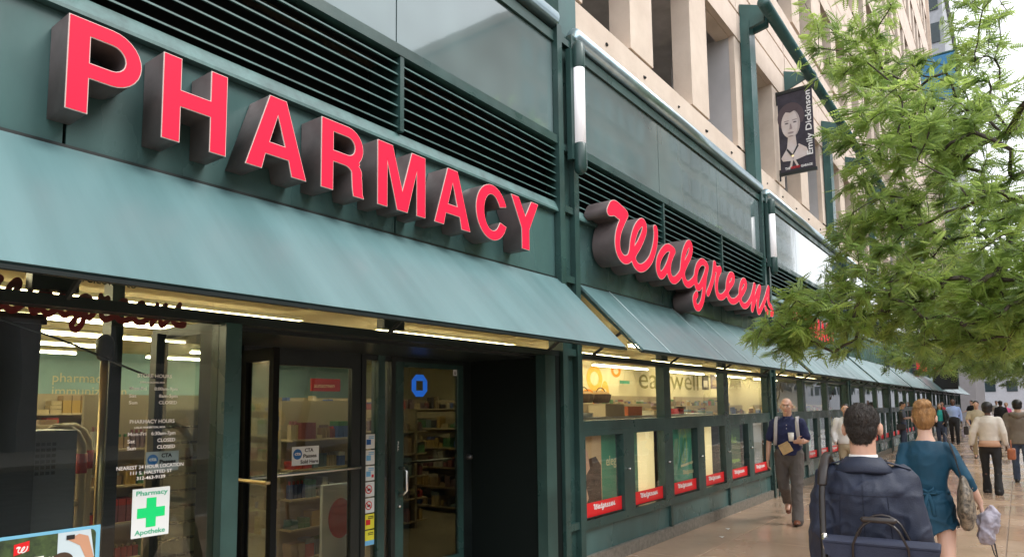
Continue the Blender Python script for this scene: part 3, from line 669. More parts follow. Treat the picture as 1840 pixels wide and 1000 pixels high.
poly('photo_shirt', [(1.41,.88),(1.52,.93),(1.52,.66),(1.33,.66),(1.36,.86)], -.0075, 'post_orange', s); box('photo_camera', 'print_black', s, 1.395, 1.43, -.011, -.009, 1.055, 1.075)
poly('red_square', [(1.185,1.015),(1.245,1.03),(1.245,1.075),(1.185,1.065)], -.007, 'redprint', s)
Wl = contour(field({k: ST[k] for k in ('flag','W')}, 6.1, 7.8, 2.9, 3.98, .0125), 0, 0, .0125, .0)
place(loops_mesh(Wl, .001), (1.188,-.0085,1.012), FX, FZ, 'white', 'script_initial', s, sx=.036, sy=.045)
wtext('SAFE', 1.185, -.0085, .955, .06, 'white', s, width=.12, bold=.002); wtext('and', 1.315, -.0085, .965, .05, 'white', s, width=.065, bold=.0008, shear=.25)
# red script on the glass above the window (seen across the header)
tl = thing('transom_script', 'red script lettering on the glass above the front window', 'lettering', (0,0,0))
me = SCRIPT_SMALL.copy(); me.materials.clear(); me.materials.append(C('deep_red', (.30,.012,.015), .4)); o = link('script_word', me, tl); o.location = (1.02, .13, 2.03); o.scale = (.16, 1, .26)
wtext('Welcome to', 1.42, .13, 2.315, .06, 'print_black', tl, bold=.0005)

# ================================================================== SHOP INTERIOR
for yi, y in enumerate((2.0, 3.7, 5.4, 7.1, 8.8, 10.5)):
    for i in range(8):
        xa = -2.5+i*4.6
        if y > 6 and xa > 9: continue
        l = thing('ceiling_light', 'long fluorescent strip light under the shop ceiling', 'light', (0,0,0), group='fluorescent strips in the shop')
        box('tube', 'tube', l, xa, xa+3.3, y-.03, y+.03, 2.74, 2.77); MB().prism([(y-.07,2.79),(y+.07,2.79),(y+.04,2.84),(y-.04,2.84)], xa, xa+3.3).build('housing', C('housing', (.7,.66,.5)), l)
PROD = [C('prod%d' % i, c, .4) for i, c in enumerate([(.5,.05,.04),(.06,.12,.34),(.55,.44,.26),(.55,.53,.48),(.08,.24,.10),(.5,.33,.10),(.22,.15,.18),(.07,.06,.06),(.38,.27,.17),(.2,.3,.35),(.52,.44,.32),(.3,.1,.12)])]
C('shelf_beige', (.55,.45,.30), .6); C('shelf_back', (.42,.35,.24), .7)
def gondola(x0, y0, ln, axis, h, label, dep=.42):
    g = thing('shop_shelf', label, 'shelf', (x0, y0, .05), 0 if axis == 'x' else R(90), group='stocked shelves in the shop')
    box('back_panel', 'shelf_back', g, 0, ln, dep/2-.02, dep/2+.02, 0, h)
    n = int(h/.3); mb = MB(); mi = []
    for q in range(n):
        z = .1+q*.3; box('shelf', 'shelf_beige', g, 0, ln, 0, dep, z-.02, z)
        for side in (0, 1):
            x = .02
            while x < ln-.05:
                kd = random.random(); cm = random.randrange(len(PROD)); c2 = random.randrange(len(PROD)); ya, yb = (.02, .16) if side == 0 else (dep-.16, dep-.02); ym = (ya+yb)/2
                if kd < .4: wd, hh, nrep = random.uniform(.03,.05), random.uniform(.07,.19), random.randint(2,5)
                elif kd < .8: wd, hh, nrep = random.uniform(.06,.13), random.uniform(.04,.09), random.randint(1,2)
                else: wd, hh, nrep = random.uniform(.05,.09), random.uniform(.12,.22), random.randint(1,3)
                for _ in range(nrep):
                    if x+wd > ln: break
                    if kd < .4: mb.box(x+.003, x+wd-.006, ym-.03, ym+.03, z, z+hh*.8); mb.box(x+wd*.3, x+wd*.62, ym-.012, ym+.012, z+hh*.8, z+hh); mi += [cm]*6+[c2]*6
                    elif kd < .8:
                        for q2 in range(random.randint(1,3)):
                            if (q2+1)*hh < .26: mb.box(x+random.uniform(0,.01), x+wd-random.uniform(.006,.014), ya, yb, z+q2*hh, z+(q2+1)*hh-.003); mi += [cm]*6
                    else: mb.box(x, x+wd-.008, ya, yb, z, z+hh*.72); mb.box(x, x+wd-.008, ya-.001, yb+.001, z+hh*.72, z+hh); mi += [cm]*6+[c2]*6
                    x += wd
                x += random.choice((0,0,.01,.04))
    me = mb.mesh('products', None)
    for m_ in PROD: me.materials.append(m_)
    me.polygons.foreach_set('material_index', mi); o = link('products', me, g); o['kind'] = 'stuff'
places = [(2.6,2.6,2.2,'y',1.5),(4.0,2.7,2.6,'y',1.6),(5.4,2.6,2.8,'y',1.5),(2.2,6.2,4.2,'x',1.7),(7.0,3.0,3,'y',1.6),(8.4,2.4,3.2,'y',1.55),(7,6.4,5,'x',1.8),(2.5,8.0,4.5,'x',1.7),(7.6,8.2,5,'x',1.8),(2,9.8,5.5,'x',1.9),(8,10,5,'x',1.9),
          (10.2,2.5,3.4,'x',1.66),(14.2,2.6,3,'x',1.5),(12.2,4.2,4.6,'x',1.65),(17.8,3.4,4.6,'x',1.6),(16.4,5.3,4.2,'x',1.9),(21.4,5.3,5,'x',1.9),(23,3.2,5,'x',1.6),(29,3.2,5,'x',1.6),(2.45,2.35,1.1,'x',1.75),(4.3,2.3,.9,'x',1.7),(2.3,4.2,1.4,'x',1.8),(1.4,11.3,5.2,'x',1.75),(7.2,11.3,5.6,'x',1.75)]
for i, a in enumerate(places): gondola(*a, 'stocked shop shelf seen through the glass, %s' % (('behind the front window','facing the doors','deep in the shop','under the wall lettering')[0 if a[0] < 4 else 1 if a[0] < 9 and a[1] < 6 else 3 if a[0] > 13 else 2]))
# low counter with baskets behind the upper windows
ct = thing('checkout_counter', 'pale checkout counter behind the upper windows', 'counter', (7.4,.95,.05)); box('body', 'shelf_beige', ct, 0, 5, 0, .5, 0, 1.42); box('top', C('counter_top', (.55,.55,.55), .3), ct, -.03, 5.03, -.03, .53, 1.42, 1.46)
for i, x in enumerate((7.6, 8.6, 9.3, 10.2, 11.2)):
    t = thing('counter_box', ('stack of white papers','plain brown carton','orange and green carton','low grey tray','dark red box')[i]+' on the checkout counter', 'box', (x,1.05,1.51), R(random.uniform(-8,8)))
    c = ('white','shelf_beige','post_orange','housing','st_red')[i]; rb('carton', c, t, 0, .55-.06*i, 0, .3, 0, (.05,.17,.13,.06,.08)[i]); rb('lid', c, t, -.008, .558-.06*i, -.008, .308, (.05,.17,.13,.06,.08)[i]+.001, (.06,.18,.14,.07,.09)[i], bev=.003)
for i in range(3):
    t = thing('wicker_basket', 'dark wicker basket on a shelf top, %s of three in a row' % ('left','middle','right')[i], 'basket', (12.7+i*.8, 4.3, 1.74))
    MB().tube([(0,0,0),(0,0,.1),(0,0,.2)], [(.26,.16),(.32,.2),(.34,.22)], 16, side=(1,0,0), capr=False).build('bowl', C('wicker', (.06,.04,.025), .8), t)
    MB().ball((0,0,.2), (.3,.19,.08)).build('filling', C('basket_fill', (.4,.25,.12)), t); MB().tube([(math.cos(a)*.22,0,.2+math.sin(a)*.16) for a in np.linspace(0, math.pi, 8)], .012, 6).build('handle', 'wicker', t)
# wall graphics
wl = thing('wall_lettering', 'large olive lettering on the cream inner wall', 'lettering', (0,0,0)); wtext('eat well', 19.75, 5.985, 2.22, .98, C('olive', (.25,.22,.07)), wl, width=5.0)
fg = thing('fruit_graphic', 'orange citrus graphic on the cream inner wall', 'wall graphic', (0,0,0)); C('orange_pr', (.85,.28,.02)); C('orange_lt', (.9,.5,.1))
for cx, cz, rx, rz, mt_ in ((15.9,2.6,.38,.3,'orange_pr'),(17.0,2.45,.45,.36,'orange_lt'),(18.3,2.72,.3,.2,'orange_pr'),(16.6,1.75,.5,.4,'orange_pr'),(17.6,1.9,.25,.5,'orange_lt')): place(loops_mesh([arc(cx,cz,rx,rz,0,350,24), arc(cx,cz,rx*.55,rz*.55,350,0,24)], .004), (0,5.99,0), FX, FZ, mt_, 'fruit_shape', fg)
for i, x in enumerate((15.5, 18.3)):
    t = sheet('aisle_sign', 'green and cream aisle sign hanging %s the orange graphic' % ('before' if i == 0 else 'to the right of'), 'sign', x-2.5, x-1.6, 2.0, 2.35, 4.6, 'cream'); box('green_band', 'print_green', t, x-2.45, x-1.9, 4.593, 4.597, 2.24, 2.32)
t = sheet('wall_photo', 'dark framed food photo on the cream inner wall', 'picture', 25.2, 25.9, 2.25, 2.8, 5.99, 'wicker'); box('fruit_print', 'prod10', t, 25.35, 25.75, 5.98, 5.986, 2.35, 2.6)
t = sheet('wall_photo', 'second food photo beside the first on the inner wall', 'picture', 26.1, 27.0, 2.3, 2.85, 5.99, 'prod6'); box('fruit_print', 'prod8', t, 26.3, 26.8, 5.98, 5.986, 2.4, 2.65)
pw = thing('department_lettering', 'pale department lettering on the blue back wall', 'lettering', (0,0,0))
for i, s_ in enumerate(('pharmacy', 'immunization', 'photo')): wtext(s_, 5.55, 11.98, 2.28-.27*i, .27, 'cream', pw, 'text_line')
# anti theft gates and interior post at the front window
C('gate_beige', (.50,.42,.30), .45); C('gate_red', (.35,.02,.03), .5)
for i, (x, y) in enumerate(((1.85,1.35),(2.05,1.75))):
    t = thing('security_gate', 'beige arched security gate inside the window, %s one' % ('nearer','farther')[i], 'gate', (x,y,.05), R(20))
    MB().tube([(-.16,0,0),(-.16,0,1.35)]+[(-.16*math.cos(a),0,1.35+.16*math.sin(a)) for a in np.linspace(.3, math.pi-.3, 6)]+[(.16,0,1.35),(.16,0,0)], .028, 10, capr=False).build('arch', 'gate_beige', t, True)
    for z in (.55, .95): MB().tube([(-.15,0,z),(.15,0,z+.06)], .02, 8).build('cross_bar', 'gate_beige', t, True)
    for xx in (-.16, .16): MB().tube([(xx,0,1.2),(xx,0,1.33)], .034, 10, capr=False).build('red_sleeve', 'gate_red', t, True)
t = thing('inner_column', 'brass edged dark column inside the front window', 'column', (1.86,.72,.05)); box('shaft', 'black', t, 0, .07, 0, .12, 0, 2.88); MB().tube([(-.03,.0,0),(-.03,.0,1.95)], .022, 10, capr=False).build('brass_tube', 'brass', t, True); MB().tube([(-.03,0,1.95),(-.03,0,2.02)], .05, 12).build('cap', 'black', t, True)
t = thing('cash_cabinet', 'grey metal cabinet with perforated speaker inside the window', 'cabinet', (1.12,.45,.05)); rb('body', C('cab_grey', (.10,.105,.11), .4), t, 0, .48, 0, .35, 0, 1.51)
for i in range(5):
    for j in range(6): box('vent_slot', 'dark', t, .26+.025*i, .278+.025*i, -.002, .0, 1.28+.03*j, 1.297+.03*j)
t = thing('dark_reflection_panel', 'dark panel standing in for a reflection at the left end of the window', 'blind', (.3,.3,.05)); box('panel', 'dark', t, 0, 1.05, 0, .02, 0, 2.05); box('rail', 'black', t, -.02, 1.07, -.01, .03, 2.05, 2.1)  # dark sheet added to paint in a reflection on the glass
tag(MB().tube([(.95+.1*i, .13, 2.16-.036*i-.006*math.sin(i)) for i in range(10)], .006, 6).build('hanging_chain', 'black'), 'thin dark chain sagging behind the front window', 'chain')
t = thing('sunglasses_rack', 'tall rack of glasses inside the front window', 'rack', (2.6,1.75,.05)); box('board', 'shelf_back', t, 0, .5, .02, .05, .3, 1.62); box('base', 'shelf_beige', t, 0, .5, -.1, .3, 0, .3)
for i in range(6):
    for j in range(9):
        g_ = MB().tube([(.06+.075*i-.022,-.01,.48+.125*j),(.06+.075*i+.022,-.01,.48+.125*j)], [(.016,.012)]*2, 6).build('eyeglasses', C('lens', (.05,.05,.05), .1), t)
t = thing('promo_stand', 'red round promotion sign on a white floor stand', 'stand', (4.45,2.0,.05)); rb('board', 'paper', t, 0, .45, 0, .04, .1, .85); place(loops_mesh([arc(.225,.5,.15,.2,0,350,24)], .004), (0,-.004,0), FX, FZ, 'st_red', 'red_disc', t); box('foot', 'black', t, .05, .4, -.12, .2, 0, .1)
t = thing('hanging_aisle_sign', 'red hanging sign seen through the door glass', 'sign', (4.75,2.6,0)); box('board', 'gate_red', t, 0, .4, 0, .02, 1.86, 2.0); wtext('sunscreen', .03, -.004, 1.9, .07, 'cream', t, shear=.2)
# display case contents, first shop bay
x0 = PX0+PW; wd = (PX0+PITCH-x0)/6
C('poster_brown', (.14,.06,.03), .5, base2=(.55,.32,.16), vscale=3); C('poster_green', (.05,.24,.13), .4, var=.15, vscale=3); C('poster_teal', (.08,.36,.24), .4, var=.2, vscale=2); C('lime', (.35,.55,.1)); C('pale_gold', (.75,.62,.36), .3, emit=(1,.75,.36), estr=.42); C('gold_txt', (.6,.55,.3)); C('dgreen', (.025,.09,.03), .4); C('greyboard', (.35,.35,.36)); C('coat_brown', (.06,.03,.02), .5, var=.4, vscale=8); C('wood_tan', (.6,.38,.2))
def cx(i, f): return x0+i*wd+.07+(wd-.26)*f
t = sheet('fashion_poster', 'photo poster of a person in a brown coat in the first display case', 'poster', cx(0,-.05), cx(0,.55), .50, 1.345, .035, 'wood_tan')
place(loops_mesh([[(cx(0,.0),.50),(cx(0,.53),.50),(cx(0,.53),1.02),(cx(0,.4),1.12),(cx(0,.2),1.10),(cx(0,.0),1.2)]], .002), (0,.032,0), FX, FZ, 'coat_brown', 'coat_print', t); place(loops_mesh([[(cx(0,.0),.66),(cx(0,.15),.80),(cx(0,.2),.70),(cx(0,.1),.6)]], .002), (0,.029,0), FX, FZ, 'post_skin', 'hand_print', t)
place(loops_mesh([[(cx(0,.02),1.30),(cx(0,.20),1.18),(cx(0,.24),1.0),(cx(0,.13),.93),(cx(0,.02),1.05)]], .002), (0,.029,0), FX, FZ, 'post_skin', 'arm_print', t)
t = sheet('green_panel', 'green display panel with gold letters in the first display case', 'panel', cx(0,.55), cx(1,.34), .45, 1.38, .06, 'poster_green'); wtext('elegance', cx(0,.72), .057, 1.0, .15, 'gold_txt', t, bold=.002); 
for i in (1, 3):
    t = thing('light_box', 'glowing cream light box in the %s display case' % ('second' if i == 1 else 'fourth'), 'light box', (0,0,0)); a, b = cx(i,.36 if i == 1 else .0), cx(i,.92 if i == 1 else .68)
    MB().prism([(a+(b-a)*f, .07-.03*math.sin(math.pi*f)) for f in np.linspace(0, 1, 9)]+[(b,.10),(a,.10)], .46, 1.37, 'z').build('panel', 'pale_gold', t, True); box('base', 'black', t, a, b, .03, .1, .44, .46)
t = sheet('leaf_poster', 'teal poster with a pale leaf outline in the third display case', 'poster', cx(2,.18), cx(2,.98), .49, 1.38, .04, 'poster_teal')
place(loops_mesh([arc(cx(2,.62),1.12,.13,.24,-80,265,26), arc(cx(2,.62),1.12,.122,.228,265,-80,26)], .002), (0,.037,0), FX, FZ, 'lime', 'leaf_outline', t); place(loops_mesh([arc(cx(2,.68),1.08,.06,.17,-80,265,20), arc(cx(2,.68),1.08,.053,.16,265,-80,20)], .002), (0,.035,0), FX, FZ, 'lime', 'leaf_vein', t)
place(loops_mesh([[(cx(2,.5),.83),(cx(2,1.0),.86),(cx(2,1.0),.89),(cx(2,.5),.86)]], .002), (0,.035,0), FX, FZ, 'gold_txt', 'ribbon', t); me = SCRIPT_SMALL.copy(); me.materials.clear(); me.materials.append(G['gold_txt']); o = link('script_lettering', me, t); o.location = (cx(2,.55),.034,.70); o.scale = (.07,1,.085)
t = sheet('dark_green_poster', 'dark green poster with lime print in the fifth display case', 'poster', cx(4,-.02), cx(4,.8), .49, 1.38, .04, 'dgreen'); wtext('plus', cx(4,.2), .037, 1.05, .2, 'lime', t); me = SCRIPT_SMALL.copy(); me.materials.clear(); me.materials.append(G['lime']); o = link('script_lettering', me, t); o.location = (cx(4,.2),.036,.72); o.scale = (.07,1,.085)
t = sheet('grey_board', 'plain grey display board in the sixth display case', 'board', cx(5,-.02), cx(5,.9), .49, 1.36, .05, 'greyboard'); box('edge_band', 'white', t, cx(5,-.02), cx(5,.9), .044, .047, 1.30, 1.36)
for k in range(1, 4):
    for i in range(6):
        m_ = ('poster_green','pale_gold','greyboard','poster_teal','dgreen','cream')[(i+k) % 6]; a = x0+PITCH*k+i*wd
        tag(MB().box(a+.1, a+.1+wd*.5, .05, .06, .49, 1.36).build('display_board', m_), 'coloured display board in a far display case', 'board', 'boards in the far display cases')

# ================================================================== ACROSS THE STREET AND DOWN THE BLOCK
def block(label, x0, x1, y0, y1, h, mt, gl, fl=3.6, ww=1.5, wh=2.0, pitch=2.6, faces='n', base_h=4):
    b = thing('office_building', label, 'building', ((x0+x1)/2, (y0+y1)/2, 0))
    cx_, cy__ = (x0+x1)/2, (y0+y1)/2
    MB().box(x0-cx_, x1-cx_, y0-cy__, y1-cy__, -.2, h).build('wall', mt, b)
    box('cornice', mt, b, x0-cx_-.4, x1-cx_+.4, y0-cy__-.4, y1-cy__+.4, h+.002, h+.8)
    wm = MB().box(-ww/2, ww/2, -.02, .12, 0, wh).mesh('window', G[gl]); sm_ = MB().box(-ww/2-.15, ww/2+.15, -.02, .3, -.2, 0).mesh('sill', G['kerb'])
    z = base_h
    while z+wh < h-1:
        x = x0+pitch*.6
        while x+ww/2 < x1-.5:
            if 'n' in faces:
                o = link('window', wm, b); o.location = (x-cx_, y1-cy__, z); q = link('sill', sm_, o)
            if 'w' in faces and False: pass
            x += pitch
        z += fl
    if 'w' in faces:
        z = base_h
        while z+wh < h-1:
            y = y0+1.5
            while y < y1-1:
                o = link('window', wm, b); o.location = (x0-cx_, y-cy__, z); o.rotation_euler = (0,0,R(90)); y += pitch
            z += fl
    return b
C('stone_pale', (.42,.38,.32), .8, var=.12); C('stone_grey', (.30,.31,.33), .8, var=.1); C('brick_red', (.22,.12,.09), .85, var=.2, vscale=5); C('office_glass', (.02,.035,.04), .08, var=.2)
block('pale stone office block across the street', -26, 8, -44, -28, 13, 'stone_pale', 'office_glass')
block('grey office tower across the street', 10, 34, -44, -28, 22, 'stone_grey', 'office_glass', 4, 2.2, 2.4, 3.0)
block('dark brick block across the street', 44, 70, -44, -28, 34, 'brick_red', 'office_glass', 3.8, 1.4, 2.1, 2.4)
block('tall pale block far across the street', 74, 130, -48, -28, 46, 'stone_pale', 'office_glass', 4, 2.4, 2.6, 3.4)
C('far_grey', (.42,.42,.45), .7, var=.08)
block('plain grey building past the end of the garage', 66, 84, -.9, 16, 9.0, 'far_grey', 'office_glass', 3.8, 1.5, 2.0, 3.2, faces='')
block('pale tower behind the garage end', 92, 125, .6, 22, 52, 'stone_grey', 'office_glass', 4, 2.2, 2.4, 3.0, faces='w')
block('low building closing the far end of the street', 190, 210, -60, 40, 13, 'far_grey', 'office_glass', 4, 2, 2.4, 4, faces='w')
# projecting blue sign with a white box under it, high on the garage
C('sign_blue', (.03,.20,.42), .4); C('sign_white', (.75,.76,.78), .4)
bs = thing('projecting_sign', 'blue projecting sign with a white panel under it seen through leaves', 'sign', (30.2,0,0))
box('blue_panel', 'sign_blue', bs, 0, .25, -2.6, -1.4, 13.3, 15.0); box('white_panel', 'sign_white', bs, .03, .22, -2.3, -1.5, 11.0, 13.2); MB().tube([(.12,.28,15.1),(.12,-2.6,15.1)], .05, 8).tube([(.12,.28,11.3),(.12,-1.5,11.3)], .05, 8).build('arm', 'steel', bs)
rs = thing('red_blade_sign', 'dark blade sign with red letters far along the pavement', 'sign', (40,0,0)); box('panel', 'print_black', rs, 0, .2, -1.3, -.25, 2.3, 3.6); box('red_band', 'red', rs, -.01, -.002, -1.2, -.35, 3.2, 3.5); MB().tube([(.1,.0,3.4),(.1,-.3,3.4)], .04, 8).build('arm', 'black', rs)
rs2 = thing('red_fascia_sign', 'small red lit sign on the far shop front', 'sign', (34,0,0)); box('red_panel', 'red', rs2, 0, 3.0, -.3, -.2, 3.1, 3.5); box('back_box', 'ret', rs2, 0, 3.0, -.2, .0, 3.05, 3.55)

# banner
bn = thing('banner', 'dark hanging banner with a pale portrait and a name running upward', 'banner', (15.5,0,0))
C('banner_dark', (.035,.03,.045), .6, var=.3, vscale=6); C('portrait_pale', (.66,.60,.60), .6, base2=(.60,.50,.45), vscale=5); C('portrait_hair', (.085,.06,.07), .6); C('portrait_shade', (.32,.25,.25), .6); C('portrait_dress', (.03,.03,.035), .6)
box('cloth', 'banner_dark', bn, 0, .02, -.46, .27, 6.76, 8.58)
box('top_bar', 'black', bn, -.015, .035, -.52, .3, 8.57, 8.64); box('bottom_bar', 'black', bn, -.015, .035, -.49, .3, 6.70, 6.77)
AX, AY = (0,-1,0), (0,0,1)                                  # seen from the camera side: right is -y
def bp(name, pts, mt, d, o=(.27,6.76)): return place(loops_mesh([[((x-.22)*1.2+.265, (z-1.0)*1.1+.98) for x, z in pts]], .002), (-.002-d*.004, o[0], o[1]), AX, AY, mt, name, bn)
bp('hair_print', arc(.22,1.24,.235,.30,-30,215,20), 'portrait_hair', 0); bp('face_print', arc(.215,1.10,.165,.295,0,350,26), 'portrait_pale', 1)
bp('neck_print', [(.16,.85),(.29,.85),(.31,.55),(.20,.45),(.13,.6)], 'portrait_pale', 0.9); bp('collar_print', [(.02,.42),(.14,.62),(.23,.45),(.34,.66),(.47,.55),(.52,.40),(.25,.33),(.05,.35)], 'portrait_pale', 1.2)
bp('cheek_print', arc(.215,1.10,.163,.293,-75,75,14)+arc(.255,1.10,.085,.26,70,-70,12), C('portrait_mid', (.47,.40,.39), .6), 1.3); bp('parting_print', arc(.215,1.375,.155,.10,10,170,14)+[(.215,1.33)], 'portrait_hair', 1.5)
for ex_ in (.145, .29): bp('eye_print', arc(ex_,1.12,.034,.014,0,340,12), 'portrait_hair', 2); bp('brow_print', [(ex_-.045,1.16),(ex_+.045,1.165),(ex_+.04,1.18),(ex_-.04,1.175)], 'portrait_shade', 2)
bp('nose_print', [(.205,1.1),(.225,1.1),(.24,.99),(.19,.985)], 'portrait_shade', 1.8); bp('mouth_print', arc(.21,.915,.055,.02,0,340,14), 'portrait_shade', 2); bp('chin_print', arc(.21,.845,.05,.012,0,340,10), 'portrait_shade', 2)
bp('tie_print', [(.22,.46),(.25,.47),(.34,.62),(.31,.64)], 'portrait_dress', 2.2); bp('tie_print', [(.24,.44),(.14,.6),(.12,.57),(.2,.42)], 'portrait_dress', 2.2); bp('brooch_print', arc(.225,.43,.022,.02,0,340,10), 'pale_gold', 2.6); bp('ribbon_print', [(.21,.42),(.16,.2),(.2,.19),(.24,.40)], 'portrait_pale', 2.4); bp('ribbon_print', [(.24,.42),(.32,.22),(.29,.2),(.22,.38)], 'portrait_pale', 2.4)
me = text_mesh('Emily Dickinson', .175, bold=.003); xs_ = [v.co.x for v in me.vertices]; place(me, (-.016, .27-.69, 6.76+.29), (0,0,1), (0,1,0), 'white', 'name_lettering', bn, sx=1.45/(max(xs_)-min(xs_)))
for s_, x_, mt_, wd_ in (('THE', .10, 'white', .11), ('POETRY', .22, 'st_red', .2), ('GARAGE', .43, 'white', .24)):
    me = text_mesh(s_, .075, bold=.002); xs_ = [v.co.x for v in me.vertices]; place(me, (-.016,.27-x_,6.76+.06), AX, AY, mt_, 'foot_lettering', bn, sx=wd_/(max(xs_)-min(xs_)))
MB().box(.0,.03,.272,.33,8.35,8.66).build('wall_bracket', 'black', bn); MB().box(.0,.03,.272,.33,6.6,6.85).build('wall_bracket', 'black', bn)

# ================================================================== TREES
def frond_template(pairs, L, lw, ll):
    V = []; 
    for i in range(pairs):
        t = (i+1)/(pairs+.3); x = L*t; z = -L*.22*t*t; s_ = math.sin(math.pi*(.18+.74*t))**.7
        for sg in (-1, 1):
            l_ = ll*s_; w_ = lw*s_; dx = l_*.22; y0 = .002*sg
            V += [(x, y0, z), (x+dx*.45-w_*.5, sg*l_*.62, z-.12*l_), (x+dx, sg*l_, z-.25*l_), (x+dx*.55+w_*.5, sg*l_*.58, z-.10*l_)]
    V += [(0,-.0018,0),(0,.0018,0),(L,.0006,-L*.22),(L,-.0006,-L*.22)]
    return np.array(V)
def tree(label, base, blobs, th, seed, leafm, pairs=8, L=.16, lw=.024, ll=.031, fr=7, step=.22, lean=(0,0)):
    rg = np.random.default_rng(seed); rnd = random.Random(seed)
    T = thing('street_tree', label, 'tree', base, group='street trees along the kerb')
    P = [np.array((0,0,-.1)), np.array((.02,.0,th*.5)), np.array((lean[0]*.5,lean[1]*.5,th)), np.array((lean[0],lean[1],th*1.35))]
    nodes = list(P); par = [-1,0,1,2]; tips = []
    for (c, r, n) in blobs:
        for _ in range(n):
            while True:
                q = rg.uniform(-1, 1, 3)
                if q@q < 1: break
            p_ = np.array(c)+q*np.array(r)-np.array(base)
            nz = noise.noise(Vector(p_*1.1)+Vector((seed*3.1,0,0)))
            if nz < -.2: continue
            tips.append(p_)
    tips.sort(key=lambda p_: np.linalg.norm(p_-P[2]))
    paths = []; ends = []
    for tp in tips:
        A = np.array(nodes[2:]); d = A-tp; dist = np.sqrt((d**2).sum(1))
        rootd = np.sqrt(((A-P[2])**2).sum(1)); pen = np.where(rootd > np.linalg.norm(tp-P[2]), 3.0, 0)
        j = int(np.argmin(dist+pen+.12*rootd))+2
        a = nodes[j]; n = max(2, int(dist[j-2]/step)); path = [j]; bend = rg.normal(0, .06*dist[j-2], 3); bend[2] = abs(bend[2])+.04*dist[j-2]
        for q in range(1, n+1):
            t = q/n; pt = a+(tp-a)*t+bend*4*t*(1-t)*.5+rg.normal(0, .012, 3)
            nodes.append(pt); par.append(path[-1]); path.append(len(nodes)-1)
        paths.append(path); ends.append(path[-1])
    cnt = np.zeros(len(nodes))
    for e in ends: cnt[e] = 1
    for i in range(len(nodes)-1, 0, -1): cnt[par[i]] += cnt[i]
    rad = lambda i: .0028*max(1, cnt[i])**.47
    mb = MB()
    mb.tube([Vector(p_) for p_ in P], [rad(0)*1.5, rad(0)*1.15, rad(2), max(rad(3), .02)], 10)
    for path in paths: mb.tube([Vector(nodes[i]) for i in path], [rad(path[1])]+[rad(i) for i in path[1:]], 5, capr=False)
    mb.build('trunk', 'bark', T, True)
    tmpl = frond_template(pairs, L, lw, ll); nv = len(tmpl); out = []
    for path in paths:
        k = path[-7:]
        for qi, i in enumerate(k):
            pos = nodes[i]; dr = pos-nodes[par[i]]; dr = dr/(np.linalg.norm(dr)+1e-6)
            for _ in range(fr+(2 if qi == len(k)-1 else 0)):
                v = dr*.7+rg.normal(0, .75, 3); v[2] = v[2]*.55-.16; v /= np.linalg.norm(v)
                upv = np.array((0,0,1.))+rg.normal(0, .6, 3); y = np.cross(upv, v); y /= np.linalg.norm(y)+1e-6; z = np.cross(v, y)
                s_ = rg.uniform(.55, 1.25)
                out.append((tmpl*s_)@np.array((v, y, z))+pos+rg.normal(0, .02, 3))
    V = np.concatenate(out); nq = len(V)//4
    me = bpy.data.meshes.new('crown'); me.vertices.add(len(V)); me.vertices.foreach_set('co', V.astype(np.float32).ravel())
    me.loops.add(nq*4); me.loops.foreach_set('vertex_index', np.arange(nq*4, dtype=np.int32)); me.polygons.add(nq)
    me.polygons.foreach_set('loop_start', np.arange(0, nq*4, 4, dtype=np.int32)); me.update(calc_edges=True); me.materials.append(G[leafm])
    o = link('crown', me, T); o['kind'] = 'stuff'
    return T
tree('near leafy street tree whose branches hang over the pavement', (8.6,-6.2,-.02),
     [((8.9,-3.0,3.15),(1.9,1.2,.95),520), ((8.2,-1.95,2.6),(1.2,.5,.42),130), ((7.7,-1.65,2.35),(.6,.3,.22),26), ((8.9,-2.75,4.5),(1.8,.8,.7),190), ((8.7,-2.45,5.8),(1.5,.7,.55),90), ((9.7,-3.05,5.2),(1.6,.42,1.0),110), ((9.3,-3.5,4.3),(1.5,.5,.8),95), ((10.4,-3.55,6.2),(1.8,.4,1.3),75), ((9.0,-3.6,2.75),(1.6,.9,.6),200), ((8.6,-5.8,5.2),(2.8,2.2,2.0),110)], 2.6, 3, 'leaf', fr=5, step=.17, lean=(.1,.9))
tree('second leafy street tree beyond the near one', (17.0,-6.2,-.02),
     [((16.8,-3.2,3.7),(2.6,1.6,1.1),240), ((17.2,-2.2,2.75),(2.4,1.0,.55),130), ((17,-3.0,5.5),(2.4,1.1,1.0),80), ((17,-5.6,5.6),(3,2.2,2),70)], 2.8, 8, 'leafb', pairs=6, L=.24, lw=.034, ll=.055, fr=4, lean=(0,.8))
tree('third leafy street tree farther along the kerb', (26.0,-6.2,-.02),
     [((26,-3.2,4.2),(3,1.9,1.4),220), ((26.3,-2.4,2.95),(2.8,1.3,.5),120), ((26,-5.6,6),(3,2.2,2.2),60)], 2.8, 11, 'leafb', pairs=5, L=.28, lw=.045, ll=.07, fr=4, lean=(0,.8))
tree('fourth leafy street tree, smallest and farthest along the kerb', (36.0,-6.2,-.02),
     [((36,-3.2,4.3),(3.4,2.0,1.7),260), ((36,-5.4,6.3),(3,2.4,2.4),60)], 3.0, 15, 'leafb', pairs=4, L=.34, lw=.07, ll=.1, fr=4, lean=(0,.8))
tree('farthest leafy street tree near the end of the block', (48.0,-6.2,-.02),
     [((48,-3.4,4.7),(4,2.4,2.2),260), ((48,-5.4,6.6),(3.4,2.4,2.6),60)], 3.0, 19, 'leafb', pairs=4, L=.4, lw=.09, ll=.12, fr=4, lean=(0,.8))

